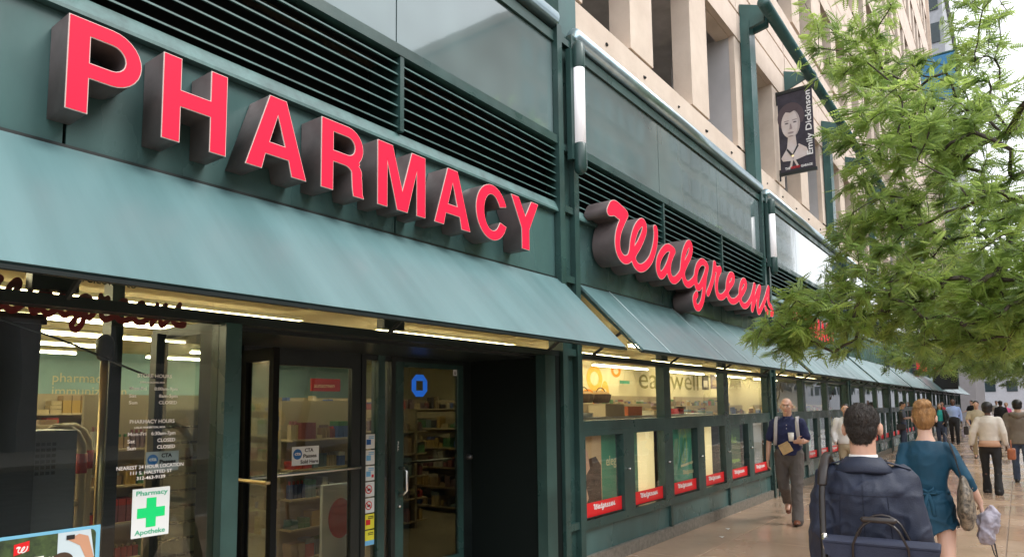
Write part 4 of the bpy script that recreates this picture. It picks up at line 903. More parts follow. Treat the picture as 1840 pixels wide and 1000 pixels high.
# ================================================================== PEOPLE
def solidify(mb, name, mt, parent, vox, smooth=4, fold=None, fac=.5):
    me = mb.mesh('raw', None); o = bpy.data.objects.new('raw', me)
    r = o.modifiers.new('r', 'REMESH'); r.mode = 'VOXEL'; r.voxel_size = vox; r.use_smooth_shade = True
    s_ = o.modifiers.new('s', 'SMOOTH'); s_.factor = fac; s_.iterations = smooth
    m2 = eval_mesh(o); drop(o)
    if fold:
        nrm = [v.normal.copy() for v in m2.vertices]
        for v, n in zip(m2.vertices, nrm): v.co = v.co+n*fold(v.co, n)
    m2.materials.clear(); m2.materials.append(G[mt] if isinstance(mt, str) else mt)
    m2.polygons.foreach_set('use_smooth', [True]*len(m2.polygons))
    return link(name, m2, parent)
def folds(amp, sc_=(9,9,5), seed=0, dirv=(.3,.2,1)):
    o = Vector((seed*1.7, seed*.9, 0))
    def f(c, n):
        q = Vector((c.x*sc_[0], c.y*sc_[1], c.z*sc_[2]))+o
        a = noise.noise(q); b = noise.noise(q*2.1+Vector((3,1,7)))
        r1 = max(0, 1-abs(noise.noise(Vector((c.x*6+c.z*5, c.y*6, c.z*3-c.x*4))+o))*3.2)**2
        r2 = max(0, 1-abs(noise.noise(Vector((c.x*9-c.z*8, c.y*9, c.z*5+c.x*6))+o*2))*3.4)**2
        return amp*(.5*a+.3*b+.75*r1+.45*r2-.35)
    return f
def hand_tubes(mb, wrist, d, side, curl=.5, s=1, thumb=1):
    d = Vector(d).normalized(); side = (Vector(side)-d*Vector(side).dot(d)).normalized(); n = d.cross(side)*thumb   # n = palm normal
    w_ = Vector(wrist); k0 = w_+d*.085*s
    mb.tube([w_-d*.03*s, w_+d*.02*s, w_+d*.055*s, k0], [(.026*s,.019*s),(.032*s,.017*s),(.040*s,.016*s),(.038*s,.013*s)], 10, side=side)
    for i, (off, ln) in enumerate(((.028,.070),(.0095,.080),(-.0095,.074),(-.027,.056))):
        a = k0+side*off*s-d*.008*s; b = a+(d*math.cos(curl*.6)+n*math.sin(curl*.6))*ln*.45*s; c = b+(d*math.cos(curl*1.6)+n*math.sin(curl*1.6))*ln*.32*s; e = c+(d*math.cos(curl*2.4)+n*math.sin(curl*2.4))*ln*.28*s
        mb.tube([a, b, c, e], [.0098*s,.0092*s,.0085*s,.0075*s], 7)
    a = w_+d*.028*s+side*.03*s; b = a+(d*.6+side*.75+n*.25)*.042*s; c = b+(d*.9+side*.15+n*.5)*.034*s
    mb.tube([a, b, c], [.0135*s,.0105*s,.0085*s], 7)
def person(label, loc, rz, h, top, bottom, arms, legs, skin='skin', female=False, hair=None, shoes='shoe_black', vox=.012, face=True, top_o={}, head_turn=0, head_tilt=0, lean=0, extras=None, headz=0, group=None, slim=1.0):
    s = h/1.75; T = thing('person', label, 'person', loc, rz, group)
    sw = (.168 if female else .188)*s*slim                     # shoulder half width (joint)
    # legs
    thigh, shin = .43*s, .42*s; hipx = .092*s; pz = 0; LG = []
    for sg, (a, kb) in zip((-1, 1), legs):
        a1 = R(a); a2 = R(a-kb); dz = thigh*math.cos(a1)+shin*math.cos(a2); pz = max(pz, dz); LG.append((sg, a1, a2))
    hipz = pz+.085*s; J = {'legs': []}
    for sg, a1, a2 in LG:
        hp = Vector((sg*hipx, 0, hipz)); kn = hp+Vector((sg*.008*s, math.sin(a1)*thigh, -math.cos(a1)*thigh)); an = kn+Vector((0, math.sin(a2)*shin, -math.cos(a2)*shin)); J['legs'].append((hp, kn, an, a2))
    dz0 = hipz-.935*s
    Z = lambda z: z*s+dz0
    def LN(v): return Vector((v[0], v[1]+(v[2]-hipz)*math.tan(R(lean)) if v[2] > hipz else v[1], v[2]))
    sh = [LN((sg*sw, 0, Z(1.425))) for sg in (-1, 1)]
    A = []
    for sg, S_, ar in zip((-1, 1), sh, arms):             # arms given as elbow and wrist offsets from the shoulder (x outwards)
        e = S_+Vector((ar[0][0]*sg, ar[0][1], ar[0][2]))*s; w_ = S_+Vector((ar[1][0]*sg, ar[1][1], ar[1][2]))*s; A.append((S_, e, w_, ar))
    hc = LN((0, .02*s, Z(1.635)+headz)); neck = LN((0, -.012*s, Z(1.47)))
    hr = Matrix.Rotation(R(head_turn), 3, 'Z') @ Matrix.Rotation(R(head_tilt), 3, 'X')
    HP = lambda x, y, z: hc+hr @ (Vector((x, y, z))*s)
    # ---- one continuous body
    b = MB()
    if vox < .02:
        def eb(c, r): 
            o_ = len(b.v); b.ball((0,0,0), r, 16, 10)
            for i in range(o_, len(b.v)): b.v[i] = tuple(hc+hr @ ((Vector(b.v[i])+Vector(c))*s))
        eb((0,-.014,.032), (.077,.097,.088)); eb((0,.03,-.02), (.062,.066,.075))
        b.tube([HP(0,.02,.0), HP(0,.038,-.06), HP(0,.056,-.094)], [(.064*s,.062*s),(.052*s,.048*s),(.03*s,.024*s)], 14, side=hr @ Vector((1,0,0)))
        b.tube([HP(0,.087,.022), HP(0,.101,-.008), HP(0,.108,-.022)], [.009*s,.012*s,.0145*s], 8); eb((0,.083,.036), (.048,.016,.012)); eb((-.04,.062,-.012), (.02,.022,.018)); eb((.04,.062,-.012), (.02,.022,.018)); eb((0,.088,-.058), (.022,.012,.012))
        for sg in (-1, 1): eb((sg*.08,-.012,-.004), (.011,.02,.032)); eb((sg*.083,-.005,.012), (.009,.014,.014))
    else:
        b.ball(HP(0,-.005,.02), (.076*s,.095*s,.098*s), 12, 8); b.tube([HP(0,.02,0), HP(0,.045,-.085)], [.062*s,.035*s], 8)
        for sg in (-1, 1): b.ball(HP(sg*.078,-.01,0), (.014*s,.02*s,.03*s), 6, 5)
        b.ball(HP(0,.1,-.01), (.014*s,.02*s,.022*s), 6, 5)
    nr = .05 if female else .058
    b.tube([HP(0,-.028,-.03), neck+Vector((0,0,.045*s)), neck-Vector((0,0,.03*s))], [nr*s, nr*1.0*s, nr*1.25*s], 12)
    b.tube([LN((0,0,Z(.93))), LN((0,0,Z(1.08))), LN((0,.0,Z(1.28))), LN((0,-.01,Z(1.40))), LN((0,-.012,Z(1.46)))], [(.145*s,.09*s),(.125*s,.085*s),(.15*s,.1*s),(.13*s,.08*s),(.07*s,.06*s)], 14, side=(1,0,0))
    for (S_, e, w_, ar), sg in zip(A, (-1, 1)):
        b.tube([S_+Vector((-sg*.03*s,0,-.03*s)), S_.lerp(e,.5), e, e.lerp(w_,.3), w_], [.034*s,.041*s,.036*s,.038*s,.025*s], 10)
        d_ = Vector(ar[2]) if len(ar) > 2 else (w_-e); sd_ = Vector(ar[3]) if len(ar) > 3 else Vector((0,1,0))
        if vox < .02: hand_tubes(b, w_, d_, sd_, ar[4] if len(ar) > 4 else .45, s, -sg if len(ar) < 6 else ar[5])
        else: b.tube([w_, w_+d_.normalized()*.09*s, w_+d_.normalized()*.15*s], [(.034*s,.02*s),(.036*s,.018*s),(.02*s,.012*s)], 8, side=sd_)
    for hp, kn, an, a2 in J['legs']:
        k_ = .95 if not female else .92
        b.tube([hp+Vector((0,0,.02*s)), hp.lerp(kn,.35), kn, kn.lerp(an,.32)+Vector((0,-.012*s,0)), an.lerp(kn,.25), an], [.078*s*k_,.074*s*k_,.05*s*k_,.055*s*k_,.037*s*k_,.034*s*k_], 12)
        f = Vector((0, math.cos(a2*.5), math.sin(a2*.5))); b.tube([an+Vector((0,0,-.035*s))-f*.04*s, an+Vector((0,0,-.045*s))+f*.07*s, an+Vector((0,0,-.06*s))+f*.14*s], [(.032*s,.03*s),(.038*s,.028*s),(.034*s,.016*s)], 10, side=(1,0,0))
    bv = min(vox, .0075) if vox < .011 else (vox*.75 if vox < .02 else vox)
    solidify(b, 'body', skin, T, bv, 3)
    # ---- shoes
    for hp, kn, an, a2 in J['legs']:
        pitch = a2 if a2 < 0 else a2*.6
        f = Vector((0, math.cos(pitch), math.sin(pitch))); u_ = Vector((0, -math.sin(pitch), math.cos(pitch))); m_ = MB()
        o_ = an-u_*.045*s
        m_.tube([o_-f*.055*s, o_+f*.03*s, o_+f*.10*s-u_*.012*s, o_+f*.175*s-u_*.02*s], [(.036*s,.042*s),(.043*s,.045*s),(.046*s,.032*s),(.034*s,.02*s)], 12, side=(1,0,0)); m_.tube([o_, an+(kn-an).normalized()*.03*s], .045*s if not female else .03*s, 10)
        sh_ = solidify(m_, 'shoe', shoes, T, max(.007, vox*.7), 2)
        sl = MB(); sl.tube([o_-f*.06*s-u_*.036*s, o_+f*.05*s-u_*.036*s, o_+f*.17*s-u_*.036*s], [(.037*s,.01*s),(.044*s,.01*s),(.036*s,.008*s)], 12, side=(1,0,0)); sl.build('sole', C('sole_dark', (.02,.016,.014), .6), sh_, True)
    J.update(T=T, s=s, A=A, sh=sh, hc=hc, HP=HP, Z=Z, LN=LN, neck=neck, hipz=hipz, hr=hr)
    # ---- lower clothes
    kind, bm_, bo = bottom
    if kind == 'trousers':
        m_ = MB(); wr = bo.get('w', 1)
        hw = .165 if not female else .172
        m_.tube([LN((0,0,hipz-.06*s)), LN((0,0,hipz+.05*s)), LN((0,0,hipz+.13*s))], [(hw*s,.118*s),(hw*s,.118*s),(hw*.9*s,.105*s)], 16, side=(1,0,0))
        for hp, kn, an, a2 in J['legs']:
            dn = (an-kn).normalized()
            m_.tube([hp+Vector((0,0,.04*s)), hp.lerp(kn,.4), kn, kn.lerp(an,.5), an+dn*bo.get('hem', .02)*s], [.098*s*wr,.092*s*wr,.071*s*wr,.066*s*wr,.062*s*wr*bo.get('flare', 1)], 14)
        solidify(m_, 'trousers', bm_, T, vox, 3, folds(.008*s, (8,8,7), seed=h*10, ) if vox < .02 else None)
    elif kind == 'skirt':
        m_ = MB(); m_.tube([LN((0,0,hipz+.17*s)), (0,-.01*s,hipz+.02*s), (0,-.012*s,hipz-.14*s), (bo.get('sway',0)*s,-.01*s,Z(bo['hem']))], [(.122*s,.09*s),(.172*s,.13*s),(.186*s,.142*s),(.20*s,.158*s)], 22, side=(1,0,0), capr=False)
        solidify(m_, 'skirt', bm_, T, vox, 3, folds(.015*s, (13,13,2.2), seed=2))
    # ---- upper clothes
    tm, sleeve, hem = top[0], top[1], top[2]; lo = top_o.get('loose', 0.0)*s; fl_ = top_o.get('flare', 0)*s; wst = top_o.get('waist', .135 if female else .155)*s
    m_ = MB(); cw = (.152 if female else .176)*s; 
    rings = [(hem, (.165*s+lo+fl_, .115*s+lo+fl_*.7)), (max(hem+.02, .98), (.165*s+lo+fl_*.5, .115*s+lo))] if hem < .98 else [(hem, (wst+.012*s+lo, .105*s+lo))]
    if hem < 1.05: rings += [(1.09, (wst+lo, .1*s+lo))]
    rings += [(1.27, (cw+lo, .124*s+lo)), (1.36, (cw+.012*s+lo, .115*s+lo)), (1.425, (sw*.86+lo*.5, .088*s+lo*.6)), (1.465, (.105*s+lo*.3, .07*s+lo*.3)), (top_o.get('neckz', 1.49), (.07*s+lo*.2, .066*s+lo*.2))]
    m_.tube([LN((0, -.006*s if z_ > 1.3 else 0, Z(z_))) for z_, _ in rings], [r_ for _, r_ in rings], 20, side=(1,0,0), capr=False)
    for (S_, e, w_, ar), sg in zip(A, (-1, 1)):
        if sleeve == 'none': continue
        S2 = S_+Vector((-sg*.012*s,0,-.022*s)); r0 = .060*s+lo*.8
        if sleeve == 'short': m_.tube([S2, S2.lerp(e,.45), S2.lerp(e,.78)], [r0,r0*.98,r0*1.02], 12, capr=True)
        elif sleeve == '3q': m_.tube([S2, S2.lerp(e,.5), e, e.lerp(w_,.42)], [r0*.9,r0*.86,r0*.74,r0*.66], 12, capr=True)
        else: m_.tube([S2, S2.lerp(e,.5), e, e.lerp(w_,.5), w_.lerp(e,.03)], [r0,r0*.96,r0*.84,r0*.74,r0*.66], 14, capr=True)
    J['top'] = solidify(m_, top_o.get('name', 'shirt'), tm, T, vox, 4, folds(top_o.get('fold', .006)*s, top_o.get('fsc', (9,9,5)), seed=h*7) if vox < .02 else None)
    if top_o.get('collar'):
        cm_ = MB(); rr = .071*s
        for q in range(1):
            cm_.tube([neck+Vector((0,-.004*s,.0)), neck+Vector((0,-.006*s,.03*s))], [(.078*s,.074*s),(.066*s,.066*s)], 18, side=(1,0,0), capr=False)
        solidify(cm_, 'collar', top_o['collar'], T, max(.006, vox*.6), 1)
    # ---- hair
    if hair:
        hm, style = hair; m_ = MB()
        def hb(c, r): 
            o_ = len(m_.v); m_.ball((0,0,0), r, 18, 12)
            for i in range(o_, len(m_.v)): m_.v[i] = tuple(hc+hr @ ((Vector(m_.v[i])+Vector(c))*s))
        if style == 'short': hb((0,-.02,.043), (.0795,.095,.083)); hb((0,-.05,.0), (.070,.062,.066)); hb((0,-.06,-.045), (.048,.038,.036))
        elif style == 'crop': hb((0,-.02,.045), (.081,.097,.083)); hb((0,-.05,.0), (.072,.062,.06))
        elif style == 'bun':
            hb((0,-.022,.035), (.084,.1,.088)); hb((0,-.052,-.012), (.074,.066,.07)); hb((0,-.05,-.055), (.052,.05,.04)); hb((0,-.068,.112), (.062,.05,.040)); hb((-.02,-.075,.10), (.045,.04,.035))
        elif style == 'long': hb((0,-.025,.035), (.088,.102,.092)); hb((0,-.06,-.06), (.092,.06,.10)); hb((-.07,-.02,-.08), (.028,.05,.11)); hb((.07,-.02,-.08), (.028,.05,.11))
        elif style == 'bob': hb((0,-.03,.035), (.094,.108,.094)); hb((0,-.05,-.03), (.088,.07,.07))
        elif style == 'hood': hb((0,-.02,.02), (.1,.115,.115)); hb((0,-.06,-.12), (.12,.09,.07))
        elif style == 'cap': hb((0,-.012,.06), (.085,.104,.06))
        hf = None
        if vox < .012:
            def hf(c, n): return .0035*noise.noise(Vector((c.x*60, c.y*60, c.z*22)))+.002*noise.noise(Vector((c.x*160, c.y*160, c.z*60)))
        ho = solidify(m_, 'hair' if style not in ('hood','cap') else style, hm, T, max(.0055, vox*.6), 3, hf)
        if vox < .012:                                    # short strands lying on the mass of hair
            st_ = MB(); vs = list(ho.data.vertices); bun = HP(0,-.06,.09)
            for _ in range(5200):
                v = random.choice(vs); n_ = v.normal
                dn = Vector((0,-.15,-1)) if style != 'bun' else (bun-v.co)
                dn = dn+Vector((random.uniform(-.35,.35), random.uniform(-.35,.35), random.uniform(-.3,.3)))*(1 if style != 'bun' else .03)
                t_ = dn-n_*dn.dot(n_)
                if t_.length < 1e-4: continue
                t_.normalize(); w2 = t_.cross(n_)*.0007; l_ = random.uniform(.010,.022)*s*(1 if style != 'bun' else 1.6); k_ = len(st_.v); lift = .22 if style != 'bun' else .08
                p0 = v.co-n_*.001; p1 = p0+t_*l_*.5+n_*l_*lift; p2 = p0+t_*l_+n_*l_*lift*1.1
                st_.v += [tuple(p0-w2),tuple(p0+w2),tuple(p1+w2),tuple(p1-w2),tuple(p2)]; st_.f += [(k_,k_+1,k_+2,k_+3),(k_+3,k_+2,k_+4)]
            tag(st_.build('hair_strand', hm, ho), kind='stuff')
    # ---- face
    if face:
        for sg in (-1, 1):
            e_ = MB().ball(HP(sg*.031,.0815,.012), .0115*s, 10, 8).build('eye', C('eye_white', (.42,.38,.35), .4), T, True)
            MB().ball(HP(sg*.031,.0885,.011), .0062*s, 8, 6).build('iris', C('iris_dark', (.03,.02,.015), .2), e_, True)
            MB().tube([HP(sg*.014,.098,.033), HP(sg*.032,.1,.038), HP(sg*.05,.088,.034)], [.002*s,.003*s,.002*s], 6).build('eyebrow', C('brow', (.05,.03,.02), .8), T, True)
        MB().tube([HP(-.023,.093,-.055), HP(-.008,.1005,-.0535), HP(.008,.1005,-.0535), HP(.023,.093,-.055)], [.003*s,.0055*s,.0055*s,.003*s], 7).build('mouth', C('lips', (.36,.14,.12), .5), T, True)
    if extras: extras(J)
    return T
C('shoe_black', (.012,.011,.011), .35); C('shoe_brown', (.17,.055,.025), .3, var=.3, vscale=12)
C('navy_coat', (.014,.021,.045), .62, var=.22, vscale=7, bump=.25, bscale=260); C('navy_polo', (.012,.018,.075), .8, var=.15, bump=.2, bscale=300)
C('grey_trouser', (.10,.088,.082), .85, var=.12, bump=.2, bscale=200); C('teal_dress', (.0,.046,.088), .72, var=.18, vscale=5, bump=.15, bscale=240)
C('hair_dark', (.022,.015,.011), .5, var=.5, vscale=70, bump=.8, bscale=160, stretch=(1,1,.35)); C('hair_blond', (.36,.19,.07), .42, var=.35, vscale=45, bump=.6, bscale=120, stretch=(1.2,1.2,.3)); C('hair_black', (.012,.010,.010), .45, var=.4, vscale=40); C('hair_brown', (.09,.045,.025), .5, var=.3, vscale=40)
C('leather_dark', (.02,.014,.012), .38, var=.3, vscale=20); C('leather_brown', (.30,.09,.035), .4, var=.2, vscale=10); C('strap_grey', (.42,.40,.42), .7); C('bag_navy', (.017,.023,.05), .7, var=.2, vscale=9, bump=.3, bscale=300)
C('white_cloth', (.70,.68,.66), .85, var=.06); C('ivory_jacket', (.62,.57,.50), .8, var=.08, vscale=6); C('black_cloth', (.012,.012,.013), .8); C('peach_top', (.55,.33,.22), .8); C('taupe_coat', (.17,.14,.11), .85, var=.15, vscale=5); C('denim', (.05,.07,.12), .85, var=.2, vscale=12)
C('shirt_blue', (.32,.43,.72), .8); C('teal_top', (.03,.42,.42), .8); C('grey_tee', (.10,.11,.14), .85); C('cup_white', (.78,.76,.74), .5); C('paper_bag', (.50,.34,.16), .7, var=.15, vscale=14); C('pink_top', (.62,.10,.25), .8); C('snake', (.28,.23,.17), .55, base2=(.03,.025,.02), vscale=34, detail=2); C('crumple', (.30,.28,.33), .85, var=.4, vscale=12); C('skin_pale', (.62,.40,.31), .5, sss=.12); C('khaki', (.45,.38,.26), .85)
DOWN = ((.05,-.03,-.28),(.06,.02,-.52))
def thing_at(name, label, cat, T, off=(0,0,0)):
    M_ = Matrix.Translation(T.location) @ Matrix.Rotation(T.rotation_euler.z, 4, 'Z')
    return thing(name, label, cat, M_ @ Vector(off), T.rotation_euler.z)
bpy.context.view_layer.update()

# ---- man in the navy coat, walking away, close to the camera
def navy(J):
    T, s, Z, LN, HP, neck = (J[k] for k in ('T','s','Z','LN','HP','neck'))
    # turned-down collar, seam, epaulettes
    c = MB()
    ring = []
    for a in np.linspace(-200, 20, 24): 
        x, y = math.cos(R(a)), math.sin(R(a)); ring.append((x, y))
    v0 = []
    for k, (rx, ry, z) in enumerate(((.069,.065,.030),(.076,.072,.036),(.125,.092,-.022),(.118,.085,-.032))):
        for x, y in ring: v0.append(tuple(neck+Vector((x*rx*s, y*ry*s-.006*s, z*s+.02*abs(x)*-.4*s))))
    n = len(ring); f = []
    for k in range(3): f += [(k*n+i, k*n+i+1, (k+1)*n+i+1, (k+1)*n+i) for i in range(n-1)]
    c.v, c.f = v0, f; o = c.build('collar', 'navy_coat', J['top'], True); md = o.modifiers.new('thick', 'SOLIDIFY'); md.thickness = .006
    me_ = J['top'].data; from mathutils.bvhtree import BVHTree
    bv_ = BVHTree.FromPolygons([v.co for v in me_.vertices], [tuple(p.vertices) for p in me_.polygons])
    def onback(x, z, d=.0015):
        h_ = bv_.ray_cast(Vector((x,-1,z)), Vector((0,1,0)))
        return h_[0]+Vector((0,-d,0)) if h_[0] else None
    for pts_ in ([(0.0,J['Z'](z_)) for z_ in np.linspace(1.40,.80,26)], [(x_*s,J['Z'](1.335)) for x_ in np.linspace(-.15,.15,22)], [(-.10*s-.02*s*t_,J['Z'](1.33-.4*t_)) for t_ in np.linspace(0,1,18)], [(.10*s+.02*s*t_,J['Z'](1.33-.4*t_)) for t_ in np.linspace(0,1,18)]):
        q_ = [onback(*p_) for p_ in pts_]; q_ = [p_ for p_ in q_ if p_ is not None]
        if len(q_) > 3: MB().tube(q_, .0016, 5, capr=False).build('seam', C('seam_navy', (.008,.011,.025), .8), J['top'], True)
    sc_ = MB().tube([neck+Vector((0,-.004*s,.02*s)), neck+Vector((0,-.004*s,.046*s))], [(.066*s,.062*s),(.0615*s,.059*s)], 20, side=(1,0,0), capr=False).build('shirt_collar', 'white_cloth', T, True)
    for sg in (-1, 1):
        a = J['sh'][0 if sg < 0 else 1]
        e = MB().tube([a+Vector((sg*.03*s,-.01,.027*s)), a+Vector((-sg*.03*s,-.01,.046*s)), a+Vector((-sg*.075*s,-.012*s,.058*s))], [(.020*s,.004*s),(.022*s,.004*s),(.016*s,.004*s)], 10, side=(0,1,0)).build('shoulder_tab', 'navy_coat', J['top'], True)
        MB().tube([a+Vector((-sg*.07*s,-.012*s,.058*s)), a+Vector((-sg*.07*s,-.012*s,.064*s))], .008*s, 10).build('button', 'leather_dark', e, True)
T = person('man in a navy coat walking away with a navy shoulder bag', (3.52,-3.075,0), R(-86), 1.675, ('navy_coat', 'long', .74), ('trousers', C('dark_trousers', (.02,.02,.025)), {}),
       (((.03,-.05,-.27),(.035,.02,-.52),(0,.15,-1),(0,1,0)), ((.05,-.04,-.27),(.065,.05,-.51),(0,.2,-1),(0,1,0))), ((18, 4), (-14, 12)), hair=('hair_dark', 'short'), vox=.0085,
       top_o=dict(name='coat', loose=.013, flare=.015, fold=.015, fsc=(7,7,5)), extras=navy, slim=.87, face=False)
bag = thing_at('briefcase', 'navy canvas briefcase with dark leather handles hanging behind the coat', 'bag', T, (.07,-.255,.15))
rb('body', 'bag_navy', bag, -.20, .20, -.065, .065, .60, .905, bev=.03, seg=4)
fl = MB().prism([(-.215,.925),(.215,.925),(.205,.87),(.06,.80),(-.06,.80),(-.205,.87)], -.078, -.068, 'y').build('flap', 'bag_navy', bag); rb('flap_top', 'bag_navy', bag, -.215, .215, -.078, .075, .905, .927, bev=.009)
for yy in (-.085, .08): MB().tube([(-.10,yy,.76),(-.095,yy-.01,.92)]+[(-.085*math.cos(a)+.005,yy-.015,.94+.085*math.sin(a)) for a in np.linspace(.3, math.pi-.3, 9)]+[(.105,yy-.01,.92),(.11,yy,.76)], [(.010,.005)]*13, 8, side=(0,1,0), capr=False).build('handle', 'leather_dark', bag, True)
MB().tube([(-.05,-.1,1.026),(.06,-.1,1.026)], .012, 10).build('handle_grip', 'leather_dark', bag, True)
for x in (-.1, .11): rb('leather_tab', 'leather_dark', bag, x-.03, x+.03, -.092, -.082, .74, .80, bev=.004)
MB().tube([(0,-.079,.83),(0,-.086,.83)], .012, 12).build('stud', 'metal', bag, True)
MB().tube([(-.205,.0,.78),(-.225,.03,.83),(-.232,.08,.97),(-.232,.095,1.09),(-.228,.125,1.19),(-.222,.19,1.248),(-.218,.26,1.262),(-.215,.33,1.22),(-.21,.38,1.11)], [(.013,.004)]*9, 8, side=(1,0,0)).build('shoulder_strap', 'leather_dark', bag, True)
MB().tube([(-.231,.105,1.14),(-.228,.13,1.202),(-.222,.195,1.258),(-.219,.25,1.27)], [(.021,.007)]*4, 10, side=(1,0,0)).build('shoulder_pad', 'leather_dark', bag, True); MB().tube([(-.21,0,.88),(-.215,0,.93)], .014, 8).build('strap_ring', 'metal', bag, True)
# ---- woman in the teal dress
def teal(J):
    T, s, Z, LN = (J[k] for k in ('T','s','Z','LN'))
    bw = MB().tube([LN((-.135*s,-.01*s,Z(1.075))), LN((-.07*s,-.095*s,Z(1.075))), LN((0,-.112*s,Z(1.075))), LN((.07*s,-.095*s,Z(1.075))), LN((.135*s,-.01*s,Z(1.075)))], [(.018*s,.006*s)]*5, 8, side=(0,0,1)).build('waist_tie', 'teal_dress', T, True)
    for dx, dz in ((-.035,.0), (.04,.012)): MB().tube([LN((0,-.118*s,Z(1.08))), LN((dx*s,-.13*s,Z(1.10+dz))), LN((dx*1.3*s,-.128*s,Z(1.06+dz))), LN((0,-.118*s,Z(1.07)))], [(.012*s,.005*s)]*4, 8, side=(0,0,1)).build('bow_loop', 'teal_dress', bw, True)
    for dx, l_ in ((-.02,.2), (.025,.16)): MB().tube([LN((0,-.12*s,Z(1.07))), LN((dx*s,-.135*s,Z(1.0))), LN((dx*1.3*s,-.142*s,Z(1.07-l_)))], [(.014*s,.004*s)]*3, 8, side=(1,0,0)).build('bow_tail', 'teal_dress', bw, True)
T = person('woman in a teal dress walking away with a snake print bag', (5.93,-3.09,0), R(-88), 1.66, ('teal_dress', '3q', 1.0), ('skirt', 'teal_dress', dict(hem=.775, sway=.01)),
       (((.045,-.06,-.26),(.03,.02,-.47),(0,.1,-1),(0,1,0)), ((.10,-.05,-.24),(.17,.06,-.42),(.12,.3,-1),(0,1,0))), ((14, 6), (-12, 8)), skin='skin_pale', female=True, hair=('hair_blond', 'bun'), vox=.009,
       top_o=dict(name='dress_top', loose=.0, waist=.122, fold=.007, neckz=1.465), extras=teal, face=False, slim=.90)
tb = thing_at('shoulder_bag', 'snake print shoulder bag on the arm of the teal dress', 'bag', T, (.225,-.10,0))
solidify(MB().tube([(0,0,.80),(0,-.01,.90),(0,0,1.02),(-.01,0,1.12)], [(.045,.13),(.06,.17),(.05,.15),(.018,.10)], 16, side=(1,0,0)), 'pouch', 'snake', tb, .012, 2, folds(.008, (14,14,14)))
for yy in (-.07, .07): MB().tube([(-.01,yy,1.10),(-.045,yy*.6,1.26),(-.085,yy*.3,1.40),(-.10,0,1.43)], [(.016,.004)]*4, 8, side=(0,1,0)).build('strap', 'leather_dark', tb, True)
cl = thing_at('rolled_jacket', 'crumpled grey jacket held in the hand of the teal dress', 'jacket', T, (.345,.05,0))
solidify(MB().ball((0,.0,.80), (.075,.10,.085)).ball((.03,.04,.86), (.05,.06,.05)).ball((-.02,-.05,.72), (.06,.06,.07)).tube([(.02,0,.72),(.03,.01,.60)], [.012,.006], 6), 'bundle', 'crumple', cl, .008, 2, folds(.018, (22,22,22)))
MB().tube([(0,-.04,.70),(.02,-.05,.60),(.04,-.05,.55),(.03,-.04,.66)], .004, 6).build('loop_cord', 'black_cloth', cl, True)
# ---- man in the navy polo shirt, coming towards the camera
def polo(J):
    T, s, Z, LN = (J[k] for k in ('T','s','Z','LN'))
    MB().tube([LN((0,0,J['hipz']+.085*s)), LN((0,0,J['hipz']+.12*s))], [(.158*s,.117*s),(.155*s,.114*s)], 20, side=(1,0,0), capr=False).build('belt', 'leather_brown', T, True)
    for sg in (-1, 1):
        MB().tube([J['neck']+Vector((sg*.06*s,.0*s,.035*s)), J['neck']+Vector((sg*.055*s,.06*s,.005*s)), J['neck']+Vector((sg*.03*s,.095*s,-.04*s))], [(.022*s,.006*s),(.024*s,.006*s),(.006*s,.004*s)], 8, side=(0,.3,1)).build('collar_wing', 'navy_polo', J['top'], True)
    for z in (1.38, 1.33): MB().ball(LN((0,.122*s,Z(z))), .006*s, 8, 6).build('button', 'white_cloth', J['top'], True)
T = person('man in a navy polo shirt walking towards the camera holding a cup', (10.25,-.98,0), R(97), 1.765, ('navy_polo', 'short', .955), ('trousers', 'grey_trouser', dict(w=1.1, hem=.035, flare=1.2)),
       (((.055,.02,-.27),(-.055,.24,-.27),(-.9,.45,.1),(0,.2,1),1.15,-1), ((.075,-.02,-.28),(.095,.04,-.53),(.05,.1,-1),(0,1,0),.5)), ((16, 2), (-8, 50)), skin='skin', hair=None, shoes='shoe_brown', vox=.0095,
       top_o=dict(loose=.012, fold=.007, collar='navy_polo'), extras=polo, head_tilt=-3)
bp_ = thing_at('backpack', 'grey strapped backpack worn over the navy polo shirt', 'backpack', T, (0,0,0))
for sg in (-1, 1): MB().tube([(sg*.125,-.13,1.36),(sg*.135,-.06,1.475),(sg*.135,.05,1.475),(sg*.14,.125,1.40),(sg*.145,.145,1.28),(sg*.155,.13,1.16),(sg*.17,.06,1.08)], [(.024,.007)]*7, 8, side=(1,0,0)).build('strap', 'strap_grey', bp_, True)
rb('pack', C('pack_dark', (.06,.06,.07), .8), bp_, -.16, .16, -.30, -.14, 1.0, 1.42, bev=.05, seg=3)
cp = thing_at('paper_cup', 'white paper cup in the hand of the navy polo man', 'cup', T, (-.075,.285,0)); MB().tube([(0,0,1.145),(0,0,1.25)], [.030,.039], 18, capr=False).build('cup', 'cup_white', cp, True); MB().tube([(0,0,1.25),(0,0,1.262)], [.041,.039], 18, capr=False).build('lid', 'cup_white', cp, True)
pb = thing_at('paper_bag', 'small brown paper food bag held beside the cup', 'bag', T, (.0,.30,0)); rb('bag', 'paper_bag', pb, -.075, .075, -.03, .03, 1.0, 1.12, bev=.012); rb('folded_top', 'paper_bag', pb, -.07, .07, -.02, .02, 1.12, 1.15, bev=.006)
for o in pb.children: o.rotation_euler = (0, R(28), 0); o.location = (-.52*.97, 0, .10)
